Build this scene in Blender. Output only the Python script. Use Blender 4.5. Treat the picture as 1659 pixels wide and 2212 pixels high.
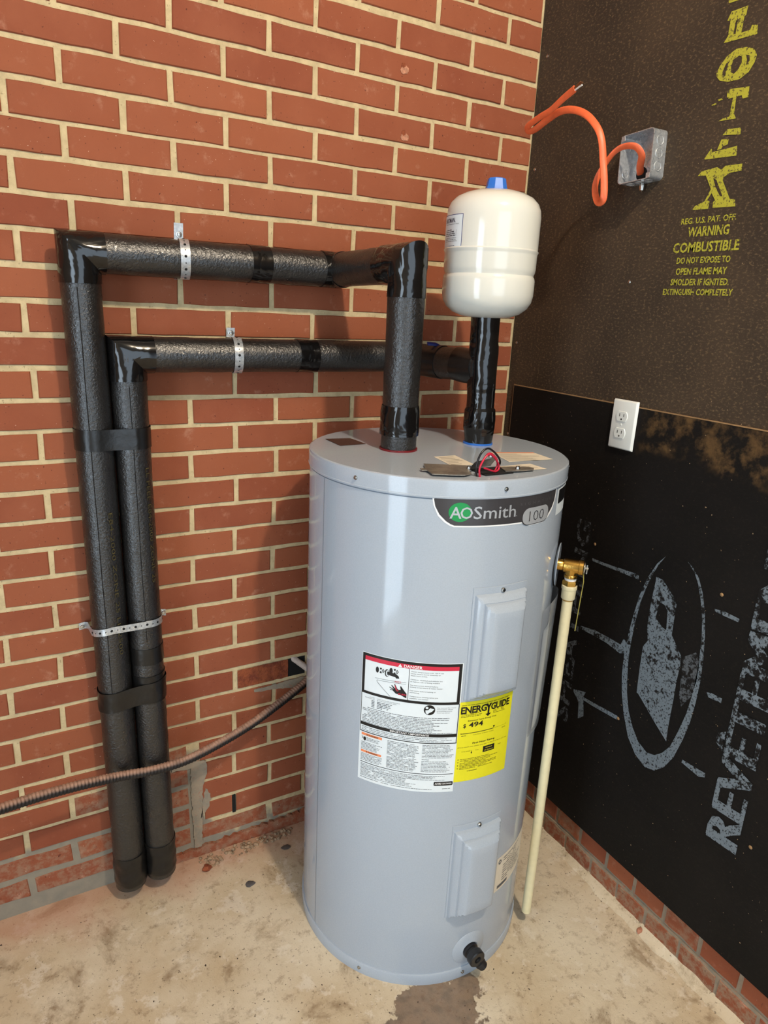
import bpy, bmesh, math, random
from mathutils import Vector, Matrix, noise as mnoise
from mathutils.geometry import tessellate_polygon
random.seed(7)
R = math.radians
SC = bpy.context.scene
COL = SC.collection
for o in list(bpy.data.objects): bpy.data.objects.remove(o)

# ------------------------------------------------------------------ camera
cd = bpy.data.cameras.new('camera'); cam = bpy.data.objects.new('camera', cd); COL.objects.link(cam)
_r = Vector((0.87465917, -0.4825414, 0.04609922)); _d = Vector((-0.10015332, -0.27294618, -0.95680181)); _f = Vector((0.47427909, 0.83225848, -0.287063))
M = Matrix.Identity(4)
for i in range(3):
    M[i][0] = _r[i]; M[i][1] = -_d[i]; M[i][2] = -_f[i]
M.translation = Vector((-1.27625, -1.55633, 1.46840))
cam.matrix_world = M
cd.sensor_fit = 'VERTICAL'; cd.sensor_height = 24.0; cd.lens = 24.0 * 1476.457 / 2212.0
cd.clip_start = 0.02; cd.clip_end = 60
SC.camera = cam

# ------------------------------------------------------------------ world, lights, exposure
w = bpy.data.worlds.new('world'); SC.world = w; w.use_nodes = True
bg = w.node_tree.nodes['Background']; bg.inputs[0].default_value = (0.70, 0.80, 0.95, 1); bg.inputs[1].default_value = 0.9

def area(name, loc, rot, sx, sy, e, col):
    l = bpy.data.lights.new(name, 'AREA'); l.shape = 'RECTANGLE'; l.size = sx; l.size_y = sy; l.energy = e; l.color = col
    o = bpy.data.objects.new(name, l); COL.objects.link(o); o.location = loc; o.rotation_euler = rot; return o
# bare bulb under the ceiling, in front of the heater
bl = bpy.data.lights.new('ceiling_bulb', 'POINT'); bl.energy = 164; bl.color = (1.0, 0.86, 0.68); bl.shadow_soft_size = 0.05
bo = bpy.data.objects.new('ceiling_bulb', bl); COL.objects.link(bo); bo.location = (-0.65, -2.0, 3.05)
# daylight through the open door on the left and the wide opening behind
area('door_daylight', (-2.38, -1.36, 1.04), (0, R(-90), 0), 2.05, .62, 26, (0.70, 0.86, 1.0))
area('back_daylight', (-1.2, -4.58, 1.42), (R(90), 0, 0), 2.36, 2.75, 48, (0.70, 0.86, 1.0))
SC.view_settings.view_transform = 'Standard'
SC.view_settings.look = 'None'
SC.view_settings.exposure = -0.08
SC.view_settings.gamma = 1.0
SC.view_settings.use_curve_mapping = False

# ------------------------------------------------------------------ helpers
def lin(r, g, b):
    f = lambda c: (c / 255 / 12.92) if c / 255 <= 0.04045 else ((c / 255 + 0.055) / 1.055) ** 2.4
    return (f(r), f(g), f(b), 1)

class NT:
    def __init__(s, name):
        s.m = bpy.data.materials.new(name); s.m.use_nodes = True
        s.t = s.m.node_tree; s.b = s.t.nodes['Principled BSDF']
        s._pos = None
    def n(s, typ, **kw):
        nd = s.t.nodes.new('ShaderNode' + typ)
        for k, v in kw.items():
            if k.startswith('i_'):
                key = k[2:].replace('_', ' ')
                s.put(nd.inputs[int(key) if key.isdigit() else key], v)
            else: setattr(nd, k, v)
        return nd
    def put(s, inp, v):
        if hasattr(v, 'is_linked') or isinstance(v, bpy.types.NodeSocket): s.t.links.new(v, inp)
        elif isinstance(v, bpy.types.Node): s.t.links.new(v.outputs[0], inp)
        else: inp.default_value = v
    def pos(s):
        if not s._pos: s._pos = s.n('NewGeometry')
        return s._pos.outputs['Position']
    def noise(s, scale, detail=3, rough=.55, vec=None, dist=0):
        nd = s.n('TexNoise'); nd.inputs['Scale'].default_value = scale; nd.inputs['Detail'].default_value = detail
        nd.inputs['Roughness'].default_value = rough; nd.inputs['Distortion'].default_value = dist
        s.put(nd.inputs['Vector'], vec or s.pos()); return nd.outputs['Fac']
    def ramp(s, fac, a, b, lo=0, hi=1):
        nd = s.n('MapRange'); nd.interpolation_type = 'SMOOTHSTEP'
        s.put(nd.inputs['Value'], fac); nd.inputs['From Min'].default_value = a; nd.inputs['From Max'].default_value = b
        nd.inputs['To Min'].default_value = lo; nd.inputs['To Max'].default_value = hi; return nd.outputs[0]
    def mix(s, fac, a, b):
        nd = s.n('Mix', data_type='RGBA'); s.put(nd.inputs[0], fac); s.put(nd.inputs[6], a); s.put(nd.inputs[7], b); return nd.outputs[2]
    def math(s, op, a, b=0.0):
        nd = s.n('Math', operation=op); s.put(nd.inputs[0], a); s.put(nd.inputs[1], b); return nd.outputs[0]
    def xyz(s):
        nd = s.n('SeparateXYZ'); s.put(nd.inputs[0], s.pos()); return nd.outputs
    def bump(s, h, strength=.3, dist=.002):
        nd = s.n('Bump'); nd.inputs['Strength'].default_value = strength; nd.inputs['Distance'].default_value = dist
        s.put(nd.inputs['Height'], h); s.t.links.new(nd.outputs[0], s.b.inputs['Normal'])
    def done(s, col, rough=.5, metal=0, spec=.5):
        s.put(s.b.inputs['Base Color'], col); s.put(s.b.inputs['Roughness'], rough)
        s.b.inputs['Metallic'].default_value = metal; s.b.inputs['Specular IOR Level'].default_value = spec
        return s.m

def plain(name, col, rough=.5, metal=0, spec=.5, var=.12, scale=60, bump=0, bscale=200):
    n = NT(name); f = n.noise(scale, 3)
    c2 = tuple(max(0, c * (1 - var * 2)) for c in col[:3]) + (1,)
    m = n.done(n.mix(n.ramp(f, .3, .75), col, c2), rough, metal, spec)
    if bump: n.bump(n.noise(bscale, 3), bump, .001)
    return m

class MB:
    def __init__(s): s.v = []; s.f = []
    def add(s, vs, fs):
        b = len(s.v); s.v += [tuple(v) for v in vs]; s.f += [tuple(i + b for i in f) for f in fs]; return s
    def box(s, x0, x1, y0, y1, z0, z1):
        return s.add([(x0,y0,z0),(x1,y0,z0),(x1,y1,z0),(x0,y1,z0),(x0,y0,z1),(x1,y0,z1),(x1,y1,z1),(x0,y1,z1)],
                     [(0,3,2,1),(4,5,6,7),(0,1,5,4),(1,2,6,5),(2,3,7,6),(3,0,4,7)])
    def cbox(s, x0, x1, y0, y1, z0, z1, bev=.003, seg=2):
        bm = bmesh.new(); bmesh.ops.create_cube(bm, size=1)
        for v in bm.verts: v.co = Vector(((x0+x1)/2 + v.co.x*(x1-x0), (y0+y1)/2 + v.co.y*(y1-y0), (z0+z1)/2 + v.co.z*(z1-z0)))
        bmesh.ops.bevel(bm, geom=bm.edges[:], offset=bev, segments=seg, affect='EDGES', profile=.5)
        return s.bm(bm)
    def bm(s, bm):
        bm.verts.index_update(); s.add([v.co[:] for v in bm.verts], [[v.index for v in f.verts] for f in bm.faces]); bm.free(); return s
    def lathe(s, prof, seg=48, origin=(0,0,0), axis=(0,0,1)):
        ax = Vector(axis).normalized(); q = Vector((0,0,1)).rotation_difference(ax).to_matrix(); o = Vector(origin)
        vs = []; fs = []; n = len(prof)
        for k in range(seg):
            a = 2*math.pi*k/seg
            for (r, z) in prof: vs.append(o + q @ Vector((r*math.cos(a), r*math.sin(a), z)))
        for k in range(seg):
            k2 = (k+1) % seg
            for i in range(n-1): fs.append((k*n+i, k2*n+i, k2*n+i+1, k*n+i+1))
        return s.add(vs, fs)
    def tube(s, path, r, seg=28, step=None, amp=0, freq=60, cap=True, ell=None, wide=None, rfun=None, seed=0):
        P = [Vector(p) for p in path]
        if step:
            Q = [P[0]]
            for a, b in zip(P[:-1], P[1:]):
                k = max(1, int((b-a).length/step))
                for i in range(1, k+1): Q.append(a.lerp(b, i/k))
            P = Q
        n = len(P); T = [(P[i+1]-P[i]).normalized() for i in range(n-1)]
        t0 = T[0]; u = t0.orthogonal().normalized(); vs = []; fs = []; L = 0
        for i in range(n):
            ti = T[max(0, i-1)]; to = T[min(n-2, i)]
            if i > 0 and i < n: 
                pass
            nb = (ti + to).normalized()
            if wide: 
                u = Vector(wide[min(i, len(wide)-1)]); u = (u - ti*u.dot(ti)).normalized()
            v = ti.cross(u).normalized()
            rr = r[i] if isinstance(r, (list, tuple)) else r
            if i: L += (P[i]-P[i-1]).length
            if rfun: rr = rr * rfun(L)
            for k in range(seg):
                a = 2*math.pi*k/seg
                ca, sa = math.cos(a), math.sin(a)
                d = u*ca + v*sa
                off = (u*ca*rr + v*sa*rr*(ell or 1))
                if amp: off += d * amp * mnoise.noise((P[i]+off)*freq + Vector((seed, seed*2, 0)))
                den = ti.dot(nb)
                off -= ti * (off.dot(nb)/den) if abs(den) > .2 else Vector((0,0,0))
                vs.append(P[i] + off)
            if i < n-1:
                q = ti.rotation_difference(to); u = q @ u
        for i in range(n-1):
            for k in range(seg):
                k2 = (k+1) % seg
                fs.append((i*seg+k, i*seg+k2, (i+1)*seg+k2, (i+1)*seg+k))
        if cap:
            fs.append(tuple(range(seg-1, -1, -1))); fs.append(tuple((n-1)*seg+k for k in range(seg)))
        return s.add(vs, fs)
    def build(s, name, mat, parent=None, smooth=True, angle=40, label=None):
        me = bpy.data.meshes.new(name); me.from_pydata(s.v, [], s.f); me.update()
        bm = bmesh.new(); bm.from_mesh(me); bmesh.ops.recalc_face_normals(bm, faces=bm.faces[:]); bm.to_mesh(me); bm.free()
        if smooth:
            me.polygons.foreach_set('use_smooth', [True]*len(me.polygons)); me.set_sharp_from_angle(angle=R(angle))
        me.materials.append(mat)
        o = bpy.data.objects.new(name, me); COL.objects.link(o)
        if parent: o.parent = parent
        if label: o['label'] = label
        return o

def tag(o, label, cat=None, group=None, kind=None):
    o['label'] = label
    if cat: o['category'] = cat
    if group: o['group'] = group
    if kind: o['kind'] = kind
    return o
def empty(name, label, cat, group=None):
    o = bpy.data.objects.new(name, None); COL.objects.link(o); o.empty_display_size = .05; tag(o, label, cat, group); return o
def struct(o, label): o['kind'] = 'structure'; o['label'] = label; return o

# ---- lettering
_capH = None
def text2d(body, bold=0.0, shear=0.0, spacing=1.0):
    """returns (verts, faces) of a line of lettering, origin at the left of the baseline, cap height 1"""
    global _capH
    def mk(b):
        c = bpy.data.curves.new('t', 'FONT'); c.body = b; c.size = 1; c.resolution_u = 2; c.offset = bold; c.shear = shear; c.space_character = spacing
        o = bpy.data.objects.new('t', c); COL.objects.link(o)
        dg = bpy.context.evaluated_depsgraph_get(); dg.update()
        me = o.evaluated_get(dg).to_mesh()
        v = [(p.co.x, p.co.y) for p in me.vertices]; f = [tuple(p.vertices) for p in me.polygons]
        o.evaluated_get(dg).to_mesh_clear(); bpy.data.objects.remove(o); bpy.data.curves.remove(c)
        return v, f
    if _capH is None:
        v, _ = mk('H'); _capH = max(p[1] for p in v)
    v, f = mk(body)
    x0 = min(p[0] for p in v)
    return [((p[0]-x0)/_capH, p[1]/_capH) for p in v], f
def fit(body, x0, x1, h, bold=0.0, shear=0.0, spacing=1.0):
    v, f = text2d(body, bold, shear, spacing); wd = max(p[0] for p in v)
    return [(x0 + p[0]/wd*(x1-x0), p[1]*h) for p in v], f
def dashes(x0, x1, y, h, rnd, density=.86):
    """a line of print too small to read: word-like strokes"""
    V = []; F = []; x = x0
    while x < x1:
        wl = rnd.uniform(2.2, 8.0)*h
        if x + wl > x1: wl = x1 - x
        if wl > h and rnd.random() < density + .1:
            b = len(V); hh = h*rnd.uniform(.75, 1.1)
            V += [(x, y), (x+wl, y), (x+wl, y+hh), (x, y+hh)]; F.append((b, b+1, b+2, b+3))
        x += wl + h*.9
    return V, F

class Print:
    """flat print collected in (s right, d down) metres and laid on a surface by fn(s, d) -> 3D point"""
    def __init__(s, fn, cut=None): s.fn = fn; s.mb = MB(); s.cut = cut
    def poly(s, pts, holes=(), cut=None):
        loops = [[Vector((p[0], p[1], 0)) for p in pts]] + [[Vector((p[0], p[1], 0)) for p in h] for h in holes]
        tris = tessellate_polygon(loops); flat = [p for l in loops for p in l]
        cut = cut or s.cut
        if cut:
            bm = bmesh.new(); vs = [bm.verts.new(p) for p in flat]
            for t in tris:
                try: bm.faces.new([vs[i] for i in t])
                except ValueError: pass
            x0 = min(p.x for p in flat); x1 = max(p.x for p in flat); x = x0 + cut
            while x < x1:
                bmesh.ops.bisect_plane(bm, geom=bm.verts[:]+bm.edges[:]+bm.faces[:], plane_co=(x,0,0), plane_no=(1,0,0)); x += cut
            bm.verts.index_update()
            s.mb.add([s.fn(v.co.x, v.co.y) for v in bm.verts], [[v.index for v in f.verts] for f in bm.faces]); bm.free()
        else:
            s.mb.add([s.fn(p.x, p.y) for p in flat], tris)
        return s
    def rect(s, s0, s1, d0, d1, ds=.008):
        k = max(1, int(abs(s1-s0)/ds)); vs = []; fs = []
        for i in range(k+1):
            x = s0 + (s1-s0)*i/k; vs += [s.fn(x, d0), s.fn(x, d1)]
        for i in range(k): fs.append((2*i, 2*i+2, 2*i+3, 2*i+1))
        s.mb.add(vs, fs); return s
    def text(s, body, s0, s1, d, h, bold=0.0, shear=0.0, spacing=1.0):
        v, f = fit(body, s0, s1, h, bold, shear, spacing); s.mb.add([s.fn(p[0], d-p[1]) for p in v], f); return s
    def lines(s, s0, s1, d0, d1, pitch, h, rnd, ragged=.1):
        d = d0
        while d < d1:
            v, f = dashes(s0, s1 - (s1-s0)*rnd.random()*ragged, 0, h, rnd); s.mb.add([s.fn(p[0], d-p[1]) for p in v], f); d += pitch
        return s
    def build(s, name, mat, parent, label=None): return s.mb.build(name, mat, parent, smooth=False, label=label)

# ------------------------------------------------------------------ materials
def m_brick(name, weather=0.0):
    n = NT(name); oi = n.n('ObjectInfo'); rnd = oi.outputs['Random']
    c = n.mix(rnd, lin(146, 83, 55), lin(129, 68, 46))
    c = n.mix(n.ramp(n.noise(9, 4), .35, .75, 0, .55), c, lin(148, 87, 61))
    c = n.mix(n.ramp(n.noise(26, 5, .65), .56, .78, 0, .38 + weather*.4), c, lin(196, 150, 126))
    if weather: c = n.mix(n.ramp(n.noise(45, 5, .7), .40, .62, 0, min(.9, .7*weather)), c, lin(150, 126, 104))
    c = n.mix(n.ramp(n.noise(150, 2), .69, .73, 0, .75), c, lin(70, 30, 24))
    c = n.mix(n.ramp(n.noise(230, 2), .73, .77, 0, .6), c, lin(225, 200, 180))
    n.bump(n.noise(380 if not weather else 140, 4, .65), .22 + weather*.5, .0015)
    return n.done(c, .78, 0, .25)
BRICK = m_brick('red_brick'); WBRICK = m_brick('weathered_brick', .75); FBRICK = m_brick('cement_smeared_brick', 1.25)

n = NT('cream_mortar'); X, Y, Z = n.xyz()[0], n.xyz()[1], n.xyz()[2]
wob = n.math('MULTIPLY', n.math('SUBTRACT', n.noise(14, 3), .5), .16)
c = n.mix(n.ramp(n.noise(40, 4, .65), .3, .75), lin(204, 186, 146), lin(180, 162, 126))
c = n.mix(n.ramp(n.noise(170, 2), .68, .73, 0, .5), c, lin(110, 90, 66))
# grey repointing: the two lowest courses left of the pipes, and the repair right of them
g1 = n.math('MULTIPLY', n.ramp(n.math('ADD', Z, wob), .205, .165), n.ramp(n.math('ADD', X, wob), -.95, -1.0))
g2 = n.math('MULTIPLY', n.ramp(n.math('ADD', Z, wob), .36, .31), n.math('MULTIPLY', n.ramp(X, -1.03, -1.02), n.ramp(n.math('ADD', X, wob), -.88, -.91)))
g3 = n.ramp(n.math('ADD', Z, wob), .075, .05)
g = n.math('MAXIMUM', n.math('MAXIMUM', g1, g2), g3)
c = n.mix(g, c, n.mix(n.noise(30, 3), lin(150, 140, 122), lin(120, 116, 106)))
n.bump(n.noise(260, 4, .7), .5, .002)
MORTAR = n.done(c, .9, 0, .15)

n = NT('grey_mortar'); n.bump(n.noise(180, 4, .7), .6, .002)
c = n.mix(n.ramp(n.noise(30, 4), .3, .7), lin(134, 127, 113), lin(156, 140, 120))
GMORTAR = n.done(n.mix(n.ramp(n.noise(90, 3), .58, .7, 0, .6), c, lin(166, 110, 90)), .9, 0, .15)

# concrete slab
n = NT('stained_concrete'); xyz = n.xyz(); X, Y, Z = xyz[0], xyz[1], xyz[2]
c = n.mix(n.ramp(n.noise(3.2, 5, .6), .32, .68), lin(214, 202, 178), lin(188, 168, 136))
c = n.mix(n.ramp(n.noise(7.5, 6, .68, dist=.4), .53, .70, 0, .75), c, lin(132, 108, 78))
c = n.mix(n.ramp(n.noise(2.3, 5, .65), .54, .66, 0, .8), c, lin(226, 216, 194))
c = n.mix(n.ramp(n.noise(30, 6, .75), .52, .68, 0, .5), c, lin(126, 100, 72))
c = n.mix(n.ramp(n.noise(13, 6, .7), .55, .63, 0, .55), c, lin(222, 213, 196))
c = n.mix(n.ramp(n.noise(110, 4, .75), .60, .68, 0, .8), c, lin(84, 66, 48))
wob = n.math('MULTIPLY', n.math('SUBTRACT', n.noise(7, 4), .5), .22)
c = n.mix(n.ramp(n.math('ADD', Y, wob), -.16, -.02, 0, .62), c, lin(176, 122, 96))           # brick dust along the wall foot
dx = n.math('DIVIDE', n.math('ADD', X, .578), .115); dy = n.math('DIVIDE', n.math('ADD', Y, .665), .075)
rr = n.math('SQRT', n.math('ADD', n.math('MULTIPLY', dx, dx), n.math('MULTIPLY', dy, dy)))
rr = n.math('ADD', rr, n.math('MULTIPLY', n.math('SUBTRACT', n.noise(16, 4, .6), .5), 1.9))
wet = n.ramp(rr, 1.04, .94)                                                                   # damp patch left by the drain valve
c = n.mix(n.math('MULTIPLY', wet, .82), c, n.mix(n.ramp(n.noise(40, 4), .4, .7), lin(112, 88, 70), lin(80, 62, 50)))
n.bump(n.math('ADD', n.noise(60, 5, .7), n.math('MULTIPLY', n.noise(300, 3, .7), .5)), .28, .003)
ro = n.math('SUBTRACT', .72, n.math('MULTIPLY', wet, .62))
CONCRETE = n.done(c, ro, 0, .4)

# fibre boards
def m_board(name, a, b, fleck, amt, scuff=False):
    n = NT(name)
    c = n.mix(n.ramp(n.noise(5, 4), .3, .7), a, b)
    st = n.n('Mapping'); n.put(st.inputs[0], n.pos()); st.inputs['Scale'].default_value = (1, 1, 1.7)
    c = n.mix(n.ramp(n.noise(130, 4, .7, vec=st.outputs[0]), .50, .72, 0, amt), c, fleck)
    c = n.mix(n.ramp(n.noise(95, 4, .7), .55, .8, 0, amt*.7), c, (a[0]*.35, a[1]*.35, a[2]*.35, 1))
    c = n.mix(n.ramp(n.noise(170, 1), .775, .80, 0, .8), c, lin(176, 150, 116))
    if scuff:
        xyz = n.xyz(); Y, Z = xyz[1], xyz[2]
        wb = n.math('MULTIPLY', n.math('SUBTRACT', n.noise(9, 4, .6), .5), .20)
        band = n.math('MULTIPLY', n.ramp(n.math('ADD', Z, wb), 1.165, 1.205), n.ramp(Y, -.47, -.53))
        band = n.math('MULTIPLY', band, n.ramp(n.noise(20, 5, .7), .42, .66))
        c = n.mix(n.math('MULTIPLY', band, .75), c, n.mix(n.noise(60, 4, .7), lin(122, 94, 58), lin(74, 54, 34)))
    n.bump(n.noise(330, 4, .7, vec=st.outputs[0]), .55 if not scuff else .3, .0015)
    return n.done(c, .82 if not scuff else .7, 0, .3 if not scuff else .16)
BOARD = m_board('brown_fibreboard', lin(70, 57, 43), lin(54, 44, 34), lin(124, 103, 76), .7)
BLACKB = m_board('black_fibreboard', lin(23, 20, 18), lin(17, 15, 13), lin(46, 39, 33), .3, True)
def m_ink(name, ink, board, thr, wear=None):
    n = NT(name)
    w_ = n.noise(75, 5, .7)
    if wear: w_ = n.math('SUBTRACT', w_, n.math('MULTIPLY', n.ramp(n.math('ADD', n.xyz()[2], n.math('MULTIPLY', n.noise(6, 3), .3)), wear[0], wear[1]), wear[2]))
    m = n.ramp(w_, thr, thr+.09); m2 = n.ramp(n.noise(210, 3, .65), .36, .46)
    return n.done(n.mix(n.math('MULTIPLY', n.math('MULTIPLY', m, m2), .95), board, ink), .8, 0, .2)
YINK = m_ink('yellow_stencil_ink', lin(176, 172, 58), lin(80, 72, 46), .34)
GINK = m_ink('grey_stencil_ink', lin(112, 122, 130), lin(24, 21, 19), .33, (.66, .95, .09))
GINK3 = m_ink('worn_grey_ink', lin(116, 126, 134), lin(24, 21, 19), .33, (.60, .80, .13))
GINK2 = m_ink('faint_grey_ink', lin(86, 90, 94), lin(24, 21, 19), .46)
TAN = plain('raw_board_edge', lin(150, 118, 80), .9)
PAINTW = plain('plaster_wall', lin(168, 160, 150), .8)
CEIL = plain('ceiling_board', lin(190, 184, 174), .85)

n = NT('heater_grey_enamel'); f = n.noise(420, 2, .5)
c = n.mix(n.ramp(f, .3, .7), lin(168, 178, 189), lin(164, 174, 185))
n.bump(f, .02, .0005)
ENAMEL = n.done(c, .10, 0, .55)
ENAMEL_DK = plain('heater_grey_plate', lin(146, 152, 160), .28, 0, .5, .03)
n = NT('tank_white_enamel'); WHITE = n.done(n.mix(n.noise(8, 2), lin(216, 216, 207), lin(210, 210, 201)), .10, 0, .6)
BLUE = plain('blue_plastic', lin(46, 112, 206), .35, 0, .5, .05)
DBLUE = plain('dark_blue_vinyl', lin(20, 34, 96), .4, 0, .5, .05)
n = NT('black_foam'); st = n.n('Mapping'); n.put(st.inputs[0], n.pos()); st.inputs['Scale'].default_value = (1, 1, 1)
f1 = n.noise(190, 3, .6, dist=.5); f2 = n.noise(28, 3)
c = n.mix(n.ramp(f2, .35, .7), lin(27, 25, 24), lin(22, 21, 20)); c = n.mix(n.ramp(f1, .6, .8, 0, .35), c, lin(46, 43, 41))
n.bump(f1, .5, .0030); FOAM = n.done(c, n.ramp(f2, .3, .7, .26, .36), 0, .9)
n = NT('black_vinyl_tape'); f1 = n.noise(20, 2, .5, dist=1.0)
n.bump(f1, .45, .006); TAPE = n.done(n.mix(f1, lin(12, 11, 11), lin(17, 16, 16)), .12, 0, .6)
n = NT('matte_black_tape'); n.bump(n.noise(70, 3), .25, .002); TAPE2 = n.done(n.mix(n.noise(40, 3), lin(14, 13, 13), lin(22, 21, 20)), .30, 0, .5)
SEAM = plain('foam_slit', lin(14, 13, 13), .6)
FINK = plain('olive_pipe_print', lin(74, 66, 38), .7, 0, .3)
n = NT('galvanised_steel'); v = n.n('TexVoronoi'); v.inputs['Scale'].default_value = 160; n.put(v.inputs['Vector'], n.pos())
GALV = n.done(n.mix(v.outputs['Distance'], lin(208, 212, 214), lin(166, 172, 178)), n.ramp(n.noise(60, 3), .3, .7, .22, .42), .62)
n = NT('bare_steel_plate'); STEEL = n.done(n.mix(n.ramp(n.noise(50, 4, .7), .35, .7), lin(150, 142, 130), lin(112, 106, 98)), .38, .45)
SCREW = plain('zinc_screw', lin(196, 196, 192), .25, 1.0)
BRASS = plain('brass', lin(206, 164, 84), .24, 1.0, .5, .1, 90, .15, 300)
PTFE = plain('white_thread_tape', lin(236, 236, 232), .5)
CPVC = plain('cream_cpvc', lin(226, 216, 176), .32, 0, .5, .03)
BLACKP = plain('black_plastic', lin(30, 30, 32), .38, 0, .5, .1, 60, .1)
HOLE = plain('dark_opening', lin(8, 8, 8), .9)
PAPER = plain('white_label_paper', lin(222, 230, 233), .38, 0, .4, .01)
CREAMP = plain('cream_label_paper', lin(222, 212, 192), .6, 0, .3, .03)
YELLOWP = plain('yellow_label_paper', lin(226, 218, 34), .42, 0, .4, .02)
INK = plain('black_print', lin(20, 19, 20), .4, 0, .4)
GREYINK = plain('fine_grey_print', lin(120, 124, 126), .5, 0, .3)
DKINK = plain('fine_dark_print', lin(86, 88, 92), .5, 0, .3)
OLIVEINK = plain('fine_olive_print', lin(110, 104, 26), .5, 0, .3)
REDINK = plain('red_print', lin(200, 40, 66), .4, 0, .4, .03)
ORANGEINK = plain('orange_print', lin(236, 140, 92), .45, 0, .4, .04)
WINK = plain('white_print', lin(238, 238, 236), .45, 0, .4, .02)
SILVER = plain('silver_print', lin(176, 180, 184), .3, .25, .5, .02)
GREENINK = plain('green_print', lin(0, 138, 66), .35, 0, .5, .03)
BADGE = plain('charcoal_badge', lin(62, 60, 62), .3, .1, .5, .04)
NAVY = plain('navy_print', lin(40, 50, 120), .4, 0, .4, .05)
ORANGE = plain('orange_cable_jacket', lin(230, 106, 62), .42, 0, .5, .06, 90, .2, 400)
COPPER = plain('copper_end', lin(150, 110, 80), .4, .8)
REDW = plain('red_wire', lin(196, 40, 66), .3); BLACKW = plain('black_wire', lin(22, 20, 22), .3)
PLASTIC = plain('white_outlet_plastic', lin(232, 236, 232), .3, 0, .5, .01)
SLOT = plain('outlet_slot', lin(70, 70, 66), .6)
n = NT('dusty_conduit'); nz = n.n('NewGeometry'); sp = n.n('SeparateXYZ'); n.put(sp.inputs[0], nz.outputs['Normal'])
dust = n.math('MULTIPLY', n.ramp(sp.outputs[2], .2, .95), n.ramp(n.noise(60, 4, .7), .28, .6, .55, 1))
n.bump(n.noise(260, 3), .3, .001)
CONDUIT = n.done(n.mix(dust, lin(26, 22, 21), lin(166, 130, 110)), .6, 0, .4)
n = NT('clear_pouch'); n.b.inputs['Transmission Weight'].default_value = .55; n.b.inputs['Alpha'].default_value = .55
POUCH = n.done(n.mix(n.noise(20, 3), lin(190, 194, 200), lin(170, 174, 182)), .12, 0, .5)
n = NT('fractured_brick'); n.bump(n.noise(90, 5, .7), .9, .006)
BROKEN = n.done(n.mix(n.ramp(n.noise(40, 5, .7), .35, .7), lin(150, 82, 52), lin(108, 54, 40)), .85, 0, .2)

# ------------------------------------------------------------------ setting: floor, far walls, ceiling
fl = MB(); fl.box(-3.6, .12, -4.6, .12, -.1, 0)
struct(fl.build('floor', CONCRETE, smooth=False), 'stained beige concrete floor with a damp patch')
m = MB(); m.box(-3.6, .12, -4.6, .12, 3.2, 3.28); struct(m.build('ceiling', CEIL, smooth=False), 'plain ceiling above the view')
m = MB(); m.box(-3.7, -2.4, -4.7, -4.6, 0, 3.2); m.box(0, .12, -4.7, -4.6, 0, 3.2); m.box(-2.4, 0, -4.7, -4.6, 2.82, 3.2)
struct(m.build('wall_back', PAINTW, smooth=False), 'pale wall behind the viewer with a wide opening')
m = MB(); m.box(-2.5, -2.4, -4.6, -1.68, 0, 3.2); m.box(-2.5, -2.4, -1.04, 0, 0, 3.2); m.box(-2.5, -2.4, -1.68, -1.04, 2.07, 3.2)
struct(m.build('wall_side', PAINTW, smooth=False), 'pale side wall with an open doorway')

# ------------------------------------------------------------------ brick wall (plane y = 0)
PX, PZ = .2032, .064295
HJ, BJ = .012, .0105                                     # head and bed joints
DZ = {-2:2,-1:-2,0:-2,1:-1,2:0,3:0,4:3,5:2,6:2,9:-1,11:-2,13:-1,14:-1,15:-2,16:-1,17:0,18:0,19:1,20:1,21:1,22:-1,23:0,24:0,25:1,26:2,27:3,28:5,29:4}
DX = {(1,-.5):-3,(2,-1):-5,(2,0):-7,(3,-1.5):2,(3,-.5):3,(4,-1):-5,(4,0):-5,(5,-1.5):2,(5,-.5):1,(6,-1):-2,(0,1):-5,(0,2):-3,(1,.5):-1,(2,1):-5,(2,2):-1,(3,.5):2,(3,1.5):1,(4,1):-3,(4,2):-1,(5,1.5):1,(-1,2.5):-3,(-2,4):-1,(-1,3.5):-3,(0,3):-2,(0,4):-3,(1,3.5):1,(2,3):-2,(2,4):2,(3,2.5):2,(3,3.5):5,(4,3):1,(5,2.5):4,(13,-1.5):6,(15,-1.5):8,(17,-1.5):4,(19,-1.5):1,(14,0):7,(13,.5):12,(14,1):11,(15,.5):12,(16,0):5,(16,1):5,(17,.5):5,(18,0):3,(18,1):2,(19,.5):3,(20,0):4,(20,1):2,(21,.5):2,(22,0):3,(22,1):2,(24,0):2,(24,1):5,(25,.5):-4,(26,1):-10,(25,1.5):-8,(27,.5):-7,(28,1):-8,(27,1.5):-8,(29,.5):-9,(29,1.5):-8,(24,-2):-3,(25,-1.5):-6,(27,-1.5):-4,(28,-2):-6,(9,3.5):5,(11,3.5):9}
def jx(c, u):
    if (c, u) in DX: d = DX[(c, u)]
    else:
        near = [DX[k] for k in DX if abs(k[0]-c) <= 2 and abs(k[1]-u) <= 1.01]
        d = sum(near)/len(near) if near else 0
    return u*PX - .914 + d/1000
def cz(c): return 1.995 - c*PZ + DZ.get(c, DZ.get(c-1, 0))/1000
m = MB(); m.box(-3.6, .12, .0035, .12, 0, 3.2)
wall_left = struct(m.build('wall_left', MORTAR, smooth=False), 'red brick wall with cream mortar joints')
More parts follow.
